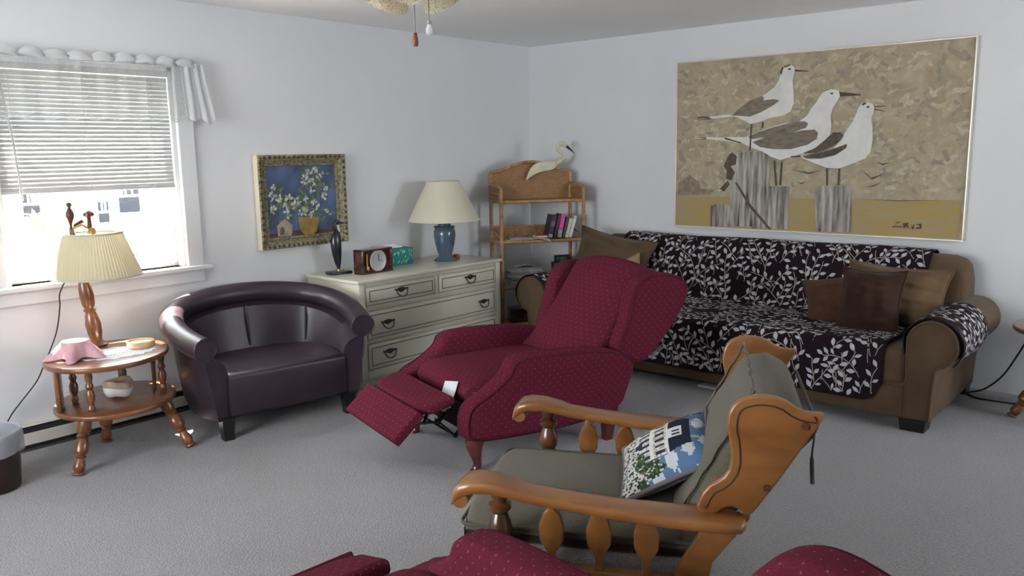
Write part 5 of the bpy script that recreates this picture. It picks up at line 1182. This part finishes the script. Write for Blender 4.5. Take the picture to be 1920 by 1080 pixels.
    # foot rest: two padded boards on scissor links
    def pad(x0, z0, x1, z1, hw, th, cut):
        d = Vector((x1-x0, 0, z1-z0)); L = d.length; d.normalize(); nrm = Vector((-d.z, 0, d.x))
        if nrm.z < 0: nrm = -nrm
        o2 = [(0, -hw), (L*(1-cut), -hw), (L, -hw+L*cut*1.3), (L, hw-L*cut*1.3), (L*(1-cut), hw), (0, hw)]
        vf = prism(o2, 0, th, 'z', 0.016, 3)
        M_ = Matrix(((d.x, 0, nrm.x, x0), (0, 1, 0, 0), (d.z, 0, nrm.z, z0), (0, 0, 0, 1))) @ T(0, 0, -th)
        return [tuple(M_ @ Vector(p)) for p in vf[0]], vf[1]
    MB().add(pad(0.118, 0.352, 0.276, 0.316, 0.270, 0.048, 0.28)).build('footrest_pad', M_mar, t, 45)
    MB().add(pad(0.290, 0.312, 0.414, 0.204, 0.270, 0.046, 0.02)).build('footrest_pad', M_mar, t, 45)
    for sgn in (1, -1):
        y = sgn*0.215
        for p, q in (((0.015, 0.215), (0.085, 0.145)), ((0.085, 0.145), (0.175, 0.235)), ((0.02, 0.255), (0.110, 0.270)), ((0.110, 0.270), (0.165, 0.225)), ((0.155, 0.300), (0.165, 0.222)), ((0.165, 0.226), (0.300, 0.240)), ((0.215, 0.285), (0.235, 0.235))):
            a_ = Vector((p[0], y, p[1])); b_ = Vector((q[0], y, q[1]))
            M_ = Matrix.Translation(a_) @ (b_-a_).to_track_quat('Z', 'Y').to_matrix().to_4x4()
            MB().add(box(-0.010, 0.010, -0.004, 0.004, -0.008, (b_-a_).length+0.008, 0.002), M_).build('link_bar', M_steel, t, 0)
    MB().add(tube([(0.09, -0.215, 0.15), (0.09, 0.215, 0.15)], 0.006, 8)).build('cross_bar', M_steel, t, 60)
    return t
rec = make_recliner('wing_recliner', 'maroon dotted wing recliner with footrest out, before the dresser and sofa', (2.66, 2.70, 0), R(163))
# warranty card hanging from this chair's seat front
wcd = MB().add(box(-0.001, 0.001, -0.055, 0.055, -0.072, 0.072), T(0.075, 0.130, 0.305) @ RY(R(-28)) @ RX(R(12))).build('care_card', mat('white_card_stock', (0.62, 0.64, 0.66), rough=0.7, noise=(60, 0.08)), rec, 0)
wcd['label'] = 'white care card hanging under the seat'
rec2 = make_recliner('wing_recliner', 'maroon dotted recliner cut off at the bottom edge of the photo', (1.04, 1.48, 0), R(86), R(17))
rec['group'] = rec2['group'] = 'matching maroon recliners'

# ================================================================== oak rocking chair with olive cushions
M_oak = wood('honey_oak', (0.165, 0.062, 0.015), (0.30, 0.125, 0.034), scale=11, stretch=(0.35, 1, 1), rough=0.30, coat=0.35)
M_oakd = wood('dark_oak', (0.06, 0.022, 0.010), (0.16, 0.058, 0.022), scale=14, rough=0.25, coat=0.5)
M_olive = mat('olive_tweed', (0.122, 0.110, 0.080), rough=0.95, spec=0.1, sheen=0.15, noise=(340, 0.35), bump=(420, 0.8, 0.003))
M_greyf = mat('grey_deck_cloth', (0.26, 0.26, 0.25), rough=0.95, spec=0.1, noise=(260, 0.45), bump=(300, 0.7, 0.003))
M_groove = mat('burnt_groove', (0.045, 0.018, 0.008), rough=0.6)
rk = thing('rocking_chair', 'honey oak wing rocking chair with olive tweed cushions in the foreground', 'rocking chair', (1.934, 1.41, 0), R(117.5))
wing_o = [(-0.345, 0.503), (-0.372, 0.575), (-0.412, 0.598), (-0.433, 0.634), (-0.430, 0.693), (-0.419, 0.74), (-0.426, 0.789), (-0.450, 0.815), (-0.496, 0.828), (-0.55, 0.821), (-0.590, 0.792), (-0.620, 0.787), (-0.652, 0.787), (-0.617, 0.727), (-0.567, 0.639), (-0.516, 0.554), (-0.478, 0.498), (-0.455, 0.520), (-0.435, 0.527), (-0.415, 0.518), (-0.400, 0.503)]
wing_o = [(x, z-0.012-0.03*max(0, z-0.5)) for x, z in wing_o]
wing_s = smooth_outline(wing_o, 1)
def inset(o2, d):
    n_ = len(o2); out = []
    ar = sum(o2[i][0]*o2[(i+1) % n_][1]-o2[(i+1) % n_][0]*o2[i][1] for i in range(n_)); sg = 1 if ar > 0 else -1
    for i in range(n_):
        (x0, y0), (x1, y1), (x2, y2) = o2[i-1], o2[i], o2[(i+1) % n_]
        dx, dy = x2-x0, y2-y0; L = math.hypot(dx, dy) or 1
        out.append((x1-sg*dy/L*d, y1+sg*dx/L*d))
    return out
for sgn in (1, -1):
    vf = prism(wing_s, 0.318, 0.345, 'y', 0.006, 3)
    w_ = MB().add(vf if sgn > 0 else mirror_y(vf)).build('wing', M_oak, rk, 40)
    ins = inset(wing_s, 0.022)
    n_ = len(ins); k0 = min(range(n_), key=lambda k: (ins[k][0]+0.36)**2+(ins[k][1]-0.53)**2); k1 = min(range(n_), key=lambda k: (ins[k][0]+0.635)**2+(ins[k][1]-0.78)**2)
    seq = [ins[k % n_] for k in range(k0, (k1 if k1 > k0 else k1+n_)+1)]
    MB().add(tube([(x, sgn*0.3455, z) for x, z in seq], 0.0022, 5)).build('groove', M_groove, w_, 60)
    for px, pz in ((-0.602, 0.735), (-0.520, 0.570)):
        MB().add(lathe([(0.0, 0), (0.010, 0), (0.009, 0.004), (0, 0.005)], 12), T(px, sgn*0.345, pz) @ RX(R(-90*sgn))).build('plug', M_oakd, w_, 60)
    # rear upright under the wing
    up = [(-0.395, 0.495), (-0.482, 0.488), (-0.465, 0.458), (-0.395, 0.360), (-0.365, 0.20), (-0.375, 0.075), (-0.305, 0.075), (-0.285, 0.20), (-0.300, 0.325)]
    vf = prism(up, 0.318, 0.347, 'y', 0.004, 2)
    MB().add(vf if sgn > 0 else mirror_y(vf)).build('upright', M_oak, rk, 40)
    # arm: paddle with scrolled front
    secs = []
    for x, zc, hw, hh in ((-0.472, 0.477, 0.020, 0.010), (-0.460, 0.478, 0.044, 0.014), (-0.42, 0.479, 0.054, 0.015), (-0.30, 0.482, 0.056, 0.015), (-0.15, 0.488, 0.046, 0.015), (0.0, 0.502, 0.040, 0.015), (0.085, 0.512, 0.040, 0.015), (0.12, 0.522, 0.045, 0.016), (0.18, 0.533, 0.051, 0.017), (0.225, 0.532, 0.053, 0.019), (0.255, 0.522, 0.053, 0.022), (0.272, 0.506, 0.051, 0.022), (0.279, 0.490, 0.047, 0.012)):
        ring_ = []
        for k in range(16):
            a_ = 2*math.pi*k/16; ca, sa = math.cos(a_), math.sin(a_)
            ring_.append((x, sgn*0.355+hw*math.copysign(abs(ca)**0.36, ca), zc+hh*math.copysign(abs(sa)**0.45, sa)))
        secs.append(ring_)
    a_o = MB().add(loft(secs)).build('arm', M_oak, rk, 60)
    MB().add(tube([(0.256, sgn*0.355-0.047, 0.497), (0.256, sgn*0.355+0.047, 0.497)], 0.022, 14)).build('scroll', M_oak, a_o, 50)
    # front post and three flat spindles
    pp = [(0.020, 0.305), (0.028, 0.315), (0.022, 0.335), (0.030, 0.352), (0.032, 0.362), (0.020, 0.370), (0.031, 0.385), (0.034, 0.405), (0.028, 0.430), (0.020, 0.450), (0.030, 0.462), (0.030, 0.474), (0.018, 0.482), (0.024, 0.496), (0.022, 0.520)]
    MB().add(lathe(pp, 18), T(0.160, sgn*0.350, 0)).build('front_post', M_oakd, rk, 50)
    for x in (0.020, -0.105, -0.228):
        so = [(-0.009, 0.308), (0.009, 0.308), (0.011, 0.350), (0.031, 0.385), (0.033, 0.425), (0.022, 0.458), (0.010, 0.470), (0.010, 0.486), (-0.010, 0.486), (-0.010, 0.470), (-0.022, 0.458), (-0.033, 0.425), (-0.031, 0.385), (-0.011, 0.350)]
        MB().add(prism([(x+a-0.015*(0.42-b)*0, b) for a, b in so], sgn*0.350-0.010, sgn*0.350+0.010, 'y', 0.004, 2)).build('spindle', M_oak, rk, 40)
    MB().add(box(-0.32, 0.27, sgn*0.345-0.020, sgn*0.345+0.022, 0.232, 0.312, 0.006)).build('side_rail', M_oak, rk, 40)
    MB().add(tube([(-0.30, sgn*0.368, 0.290), (0.26, sgn*0.368, 0.290)], 0.0018, 5)).build('groove', M_groove, rk, 60)
    # front leg and rocker runner
    MB().add(lathe([(0.022, 0.07), (0.030, 0.10), (0.020, 0.13), (0.032, 0.19), (0.024, 0.22), (0.030, 0.24)], 16), T(0.20, sgn*0.335, 0)).build('front_leg', M_oakd, rk, 50)
    rn = [(0.42+(-0.90)*k/16, 0.5*((0.42-0.9*k/16-0.0)**2)) for k in range(17)]
    ro = [(x, z) for x, z in rn]+[(x, z+0.050) for x, z in reversed(rn)]
    MB().add(prism([(x, z+0.035*(1-0)-0.035) for x, z in ro], sgn*0.335-0.018, sgn*0.335+0.018, 'y', 0.005, 2)).build('runner', M_oak, rk, 40)
    MB().add(box(0.17, 0.23, sgn*0.335-0.02, sgn*0.335+0.02, 0.05, 0.08, 0.004)).build('foot_block', M_oak, rk, 0)
MB().add(box(0.225, 0.260, -0.325, 0.325, 0.232, 0.305, 0.006)).build('front_rail', M_oak, rk, 40)
# back: two stiles, scalloped crest and slats
BT = math.atan2(0.195, 0.415)
def back_pt(h, d): return (-0.36-0.19*(h/0.46)-0.12+d*0 - 0.0, 0.36+h)
Mb = T(-0.326, 0, 0.30) @ RY(-R(31.5))      # local z runs up the reclined back, local x forward
crest = [(-0.32, 0.36), (-0.32, 0.455)]
for k in range(25):
    t = k/24; crest.append((-0.31+0.62*t, 0.455+0.030*abs(math.sin(t*math.pi*3))**0.7+0.020*math.sin(math.pi*t)))
crest += [(0.32, 0.455), (0.32, 0.36)]
MB().add(prism(crest, -0.012, 0.012, 'x', 0.004, 2), Mb).build('crest_rail', M_oak, rk, 40)
MB().add(box(-0.012, 0.012, -0.318, 0.318, 0.03, 0.09, 0.004), Mb).build('lower_rail', M_oak, rk, 40)
for k in range(5): MB().add(box(-0.008, 0.008, -0.245+k*0.1225-0.025, -0.245+k*0.1225+0.025, 0.08, 0.37, 0.003), Mb).build('back_slat', M_oak, rk, 40)
# cushions: built from soft sections with a welt
def soft_box(x0, x1, hw, z0, z1, crown=0.02, r=0.035):
    rings = []
    for k in range(13):
        t = -1+2*k/12; y = hw*t; e = (1-abs(t)**6); c_ = crown*(1-t*t)
        sec = []
        zc0, zc1 = z0+r*0.35*(1-e), z1-r*0.6*(1-e)+c_
        xx0, xx1 = x0+r*0.5*(1-e), x1-r*0.5*(1-e)
        for (cx, cz, a0) in ((xx1-r, zc1-r, 0), (xx0+r, zc1-r, 90), (xx0+r, zc0+r, 180), (xx1-r, zc0+r, 270)):
            for q in range(4): a_ = R(a0+30*q); sec.append((cx+r*math.cos(a_), y, cz+r*math.sin(a_)))
        rings.append(sec)
    return loft(rings)
deck = MB().add(box(-0.35, 0.262, -0.318, 0.318, 0.240, 0.345, 0.02, 3)).build('deck', M_greyf, rk, 40)
sc_ = MB().add(soft_box(-0.36, 0.292, 0.305, 0.325, 0.400, 0.018, 0.033)).build('seat_cushion', M_olive, rk, 60)
def rrect(x0, x1, hw, z, r=0.04):
    p = []
    for cx, cy, a0 in ((x1-r, hw-r, 0), (x0+r, hw-r, 90), (x0+r, -hw+r, 180), (x1-r, -hw+r, 270)):
        for q in range(5): a_ = R(a0+22.5*q); p.append((cx+r*math.cos(a_), cy+r*math.sin(a_), z))
    return p+[p[0]]
MB().add(tube(rrect(-0.355, 0.289, 0.302, 0.382, 0.03), 0.005, 6)).build('welt', mat('olive_welt', (0.07, 0.068, 0.05), rough=0.9), sc_, 60)
Mc = T(-0.275, 0, 0.390) @ RY(-R(28))
def back_cush():
    rings = []; H_ = 0.465; th = 0.180; hw = 0.290
    for k in range(15):
        t = k/14; z = H_*t
        w_ = hw*(1-0.10*max(0, (t-0.8)/0.2)**2); bul = 0.018*math.sin(math.pi*t)+0.006*math.sin(t*14)
        e = 1-0.55*max(0, (t-0.88)/0.12)**2-0.4*max(0, (0.08-t)/0.08)**2
        sec = []
        for q in range(24):
            a_ = 2*math.pi*q/24; ca, sa = math.cos(a_), math.sin(a_)
            tt = th*(0.50+0.50*t)
            sec.append((-tt/2+(tt/2*e+bul*0.5)*math.copysign(abs(ca)**0.6, ca), w_*math.copysign(abs(sa)**0.32, sa), z))
        rings.append(sec)
    return loft(rings)
bcu = MB().add(back_cush(), Mc).build('back_cushion', M_olive, rk, 60)
wl = []
for k in range(25):
    t = k/24; wl.append((0.006+0.002*math.sin(k*1.9), -0.262+0.524*t, 0.456+0.004*math.sin(k*1.3)))
seqw = [(0.003+0.002*math.sin(k*1.7), -0.266, 0.02+0.437*k/20) for k in range(20)]+wl+[(0.003+0.002*math.sin(k*1.7), 0.266, 0.457-0.437*k/20) for k in range(20)]
MB().add(tube(seqw, 0.005, 6), Mc).build('welt', M_olive, bcu, 60)
seqb = [(-0.085-0.09*k/10, -0.272, 0.03+0.40*k/10) for k in range(11)]+[(-0.172, -0.26+0.52*k/12, 0.457) for k in range(13)]+[(-0.175+0.09*k/10, 0.272, 0.43-0.40*k/10) for k in range(11)]
MB().add(tube(seqb, 0.005, 6), Mc).build('welt', M_olive, bcu, 60)
tie = MB().add(tube(bez([(-0.628, 0.22, 0.720), (-0.640, 0.225, 0.68), (-0.636, 0.23, 0.62), (-0.640, 0.23, 0.545)], 6), [0.004]*6+[0.003]*7+[0.006]*6, 6)).build('tie', mat('teal_grey_tie', (0.07, 0.085, 0.085), rough=0.9), rk, 60)
tie['label'] = 'dark grey cushion tie hanging behind the back'
# ---- needlepoint pillow: each stitch block of the design is a face of the cover
np_ = thing('needlepoint_pillow', 'blue needlepoint pillow of a white mansion on the rocking chair seat', 'cushion', (0, 0, 0))
Mrk = Matrix.Translation((1.934, 1.41, 0)) @ RZ(R(117.5))
hd = Vector((-0.87, 0.0, 0.49)).normalized(); wd_ = Vector((-0.01, 0.98, -0.17)).normalized(); wd_ = (wd_-hd*wd_.dot(hd)).normalized(); nd_ = hd.cross(wd_)
Mp = Matrix(((wd_.x, nd_.x, hd.x, -0.258), (wd_.y, nd_.y, hd.y, 0.01), (wd_.z, nd_.z, hd.z, 0.512), (0, 0, 0, 1)))
np_.matrix_world = Mrk @ Mp
np_.location = (Mrk @ Mp).to_translation(); np_.rotation_euler = (Mrk @ Mp).to_euler()
PW_, PH_, PT_ = 0.32, 0.29, 0.11
NC, NR = 64, 48
cols = {'sky': (0.10, 0.19, 0.32), 'cloud': (0.55, 0.60, 0.66), 'tree': (0.030, 0.055, 0.030), 'treel': (0.10, 0.14, 0.07), 'roof': (0.018, 0.022, 0.040), 'stone': (0.40, 0.36, 0.28), 'white': (0.66, 0.66, 0.66), 'win': (0.03, 0.04, 0.06), 'lawn': (0.06, 0.075, 0.045), 'flower': (0.56, 0.53, 0.52)}
keys = list(cols); rnd = random.Random(77)
def design(u, v):
    """u 0..1 left-right, v 0..1 bottom-top"""
    n_ = rnd.random(); wv = 0.03*math.sin(u*23)+0.02*math.sin(u*57)
    if v < 0.26+wv: return 'flower' if n_ < 0.58 else ('tree' if n_ < 0.85 else 'lawn')
    if 0.62 < u < 0.97 and v < 0.50+wv*1.5 and (u > 0.78 or v < 0.36): return 'tree' if n_ < 0.6 else ('treel' if n_ < 0.85 else 'flower')
    if 0.16 < u < 0.78:
        if v < 0.62:
            uu = (u-0.16)/0.62
            if 0.24 <= v < 0.34 and 0.42 < uu < 0.58: return 'win'
            fx = (uu*6) % 1
            if (0.29 < v < 0.41 or 0.48 < v < 0.58) and 0.30 < fx < 0.70: return 'win'
            if 0.42 < v < 0.455 or v > 0.595 or 0.38 < uu < 0.43 or 0.57 < uu < 0.62: return 'white'
            return 'stone' if n_ < 0.6 else 'white'
        if v < 0.86 and 0.16+0.5*(v-0.62)*0.6 < u < 0.78-0.5*(v-0.62)*0.6:
            if 0.38 < u < 0.56 and v < 0.78:
                return 'win' if (0.43 < u < 0.465 or 0.495 < u < 0.53) and 0.66 < v < 0.74 else 'white'
            return 'roof'
        if v < 0.93 and (0.28 < u < 0.32 or 0.60 < u < 0.64): return 'stone'
    if u < 0.15+0.04*math.sin(v*19) and v < 0.96: return 'tree' if n_ < 0.65 else 'treel'
    if v < 0.34: return 'lawn' if n_ < 0.7 else 'flower'
    return 'cloud' if math.sin(u*17+v*9)+math.sin(v*31-u*6)+n_*0.8 > 0.9 else 'sky'
def pil(u, v, sgn):
    a = 2*u-1; b = 2*v-1
    h = max(0.0, (1-abs(a)**2.4))**0.55*max(0.0, (1-abs(b)**2.4))**0.55
    return (a*PW_/2*(1-0.07*(1-b*b)*abs(a)**3), sgn*PT_/2*h, b*PH_/2*(1-0.07*(1-a*a)*abs(b)**3))
vf = grid(lambda u, v: pil(u, v, -1), NC, NR)
me = bpy.data.meshes.new('front_cover'); me.from_pydata(vf[0], [], vf[1])
for k in keys: me.materials.append(mat('stitch_'+k, cols[k], rough=0.95, spec=0.1, bump=(500, 0.8, 0.003)))
for k, p in enumerate(me.polygons):
    p.material_index = keys.index(design((k // NR+0.5)/NC, (k % NR+0.5)/NR)); p.use_smooth = True
o = bpy.data.objects.new('front_cover', me); C.objects.link(o); o.parent = np_
M_navy = mat('navy_velvet', (0.045, 0.042, 0.085), rough=0.8, spec=0.2, sheen=0.5)
MB().add(grid(lambda u, v: pil(u, v, 1), 20, 16)).build('back_cover', M_navy, np_, 60)
MB().add(tube(rim_path(PW_, PH_, 0.07), 0.007, 6)).build('welt', mat('grey_mauve_welt', (0.15, 0.135, 0.14), rough=0.85), np_, 60)

# ================================================================== ceiling fan (its light kit shows at the top edge)
fan = thing('ceiling_fan', 'ceiling fan light kit with cream glass shades and pull chains', 'ceiling fan', (1.86, 2.0, ZC))
M_fanm = mat('antique_brass', (0.30, 0.22, 0.10), rough=0.35, metal=1.0)
M_blade = wood('fan_blade_wood', (0.10, 0.045, 0.02), (0.22, 0.11, 0.05), scale=10, rough=0.4, coat=0.2)
M_gshade = sheer('crackle_glass', (0.70, 0.66, 0.52), opacity=0.72, holes=160, translucent=0.55)
MB().add(lathe([(0.0, 0.0), (0.065, 0.0), (0.060, -0.025), (0.030, -0.035), (0.030, -0.070), (0.095, -0.074), (0.115, -0.090), (0.115, -0.135), (0.095, -0.155), (0.050, -0.165), (0.045, -0.195), (0.062, -0.205), (0.062, -0.238), (0.030, -0.252), (0.0, -0.254)], 40)).build('motor', M_fanm, fan, 40)
for k in range(5):
    a_ = R(34+72*k)
    bo = smooth_outline([(0.16, -0.045), (0.30, -0.062), (0.56, -0.070), (0.60, -0.045), (0.60, 0.045), (0.56, 0.070), (0.30, 0.062), (0.16, 0.045)], 1)
    b_ = MB().add(prism(bo, -0.004, 0.004, 'z'), RZ(a_) @ T(0, 0, -0.100) @ RX(R(10))).build('blade', M_blade, fan, 0)
    MB().add(box(0.09, 0.22, -0.016, 0.016, -0.012, -0.005, 0.002), RZ(a_) @ T(0, 0, -0.100) @ RX(R(10))).build('bracket', M_fanm, b_, 0)
bell = [(0.026, 0.0), (0.034, -0.012), (0.040, -0.035), (0.050, -0.065), (0.064, -0.092), (0.066, -0.095), (0.060, -0.091), (0.047, -0.064), (0.037, -0.035), (0.030, -0.013)]
for k in range(5):
    a_ = R(222+72*k); Mx = RZ(a_) @ T(0.085, 0, -0.258) @ RY(R(-42))
    MB().add(tube([(0.02, 0, -0.228), (0.07, 0, -0.228), (0.085, 0, -0.258)], 0.008, 8), RZ(a_)).build('lamp_arm', M_fanm, fan, 60)
    s_ = MB().add(lathe(bell, 28, cap=False), Mx).build('glass_shade', M_gshade, fan, 60)
    MB().add(lathe([(0.0, -0.005), (0.012, -0.01), (0.020, -0.045), (0.016, -0.065), (0.0, -0.072)], 14), Mx).build('bulb', mat('frosted_bulb', (0.75, 0.74, 0.70), rough=0.4), s_, 60)
M_chain = mat('chain_metal', (0.25, 0.24, 0.22), rough=0.4, metal=0.8)
for dx, dy, L, kind in ((-0.035, -0.045, 0.135, 'wood'), (0.02, -0.052, 0.095, 'glass')):
    ch = MB().add(tube([(dx, dy, -0.235), (dx, dy, -0.237-L-0.08)], 0.0022, 6)).build('pull_chain', M_chain, fan, 60)
    z0 = -0.237-L-0.075
    if kind == 'wood': MB().add(lathe([(0.0, 0.0), (0.006, -0.002), (0.009, -0.022), (0.0105, -0.034), (0.007, -0.042), (0.0, -0.043)], 14), T(dx, dy, z0)).build('wooden_fob', wood('fob_wood', (0.10, 0.030, 0.012), (0.22, 0.075, 0.03)), ch, 60)
    else:
        MB().add(lathe([(0.0, 0.0), (0.007, -0.001), (0.007, -0.012), (0.0, -0.013)], 12), T(dx, dy, z0)).build('fob_cap', M_chain, ch, 60)
        MB().add(lathe([(0.006, -0.012), (0.008, -0.018), (0.012, -0.030), (0.010, -0.042), (0.0, -0.047)], 14), T(dx, dy, z0)).build('bulb_fob', mat('white_fob', (0.75, 0.77, 0.78), rough=0.25), ch, 60)
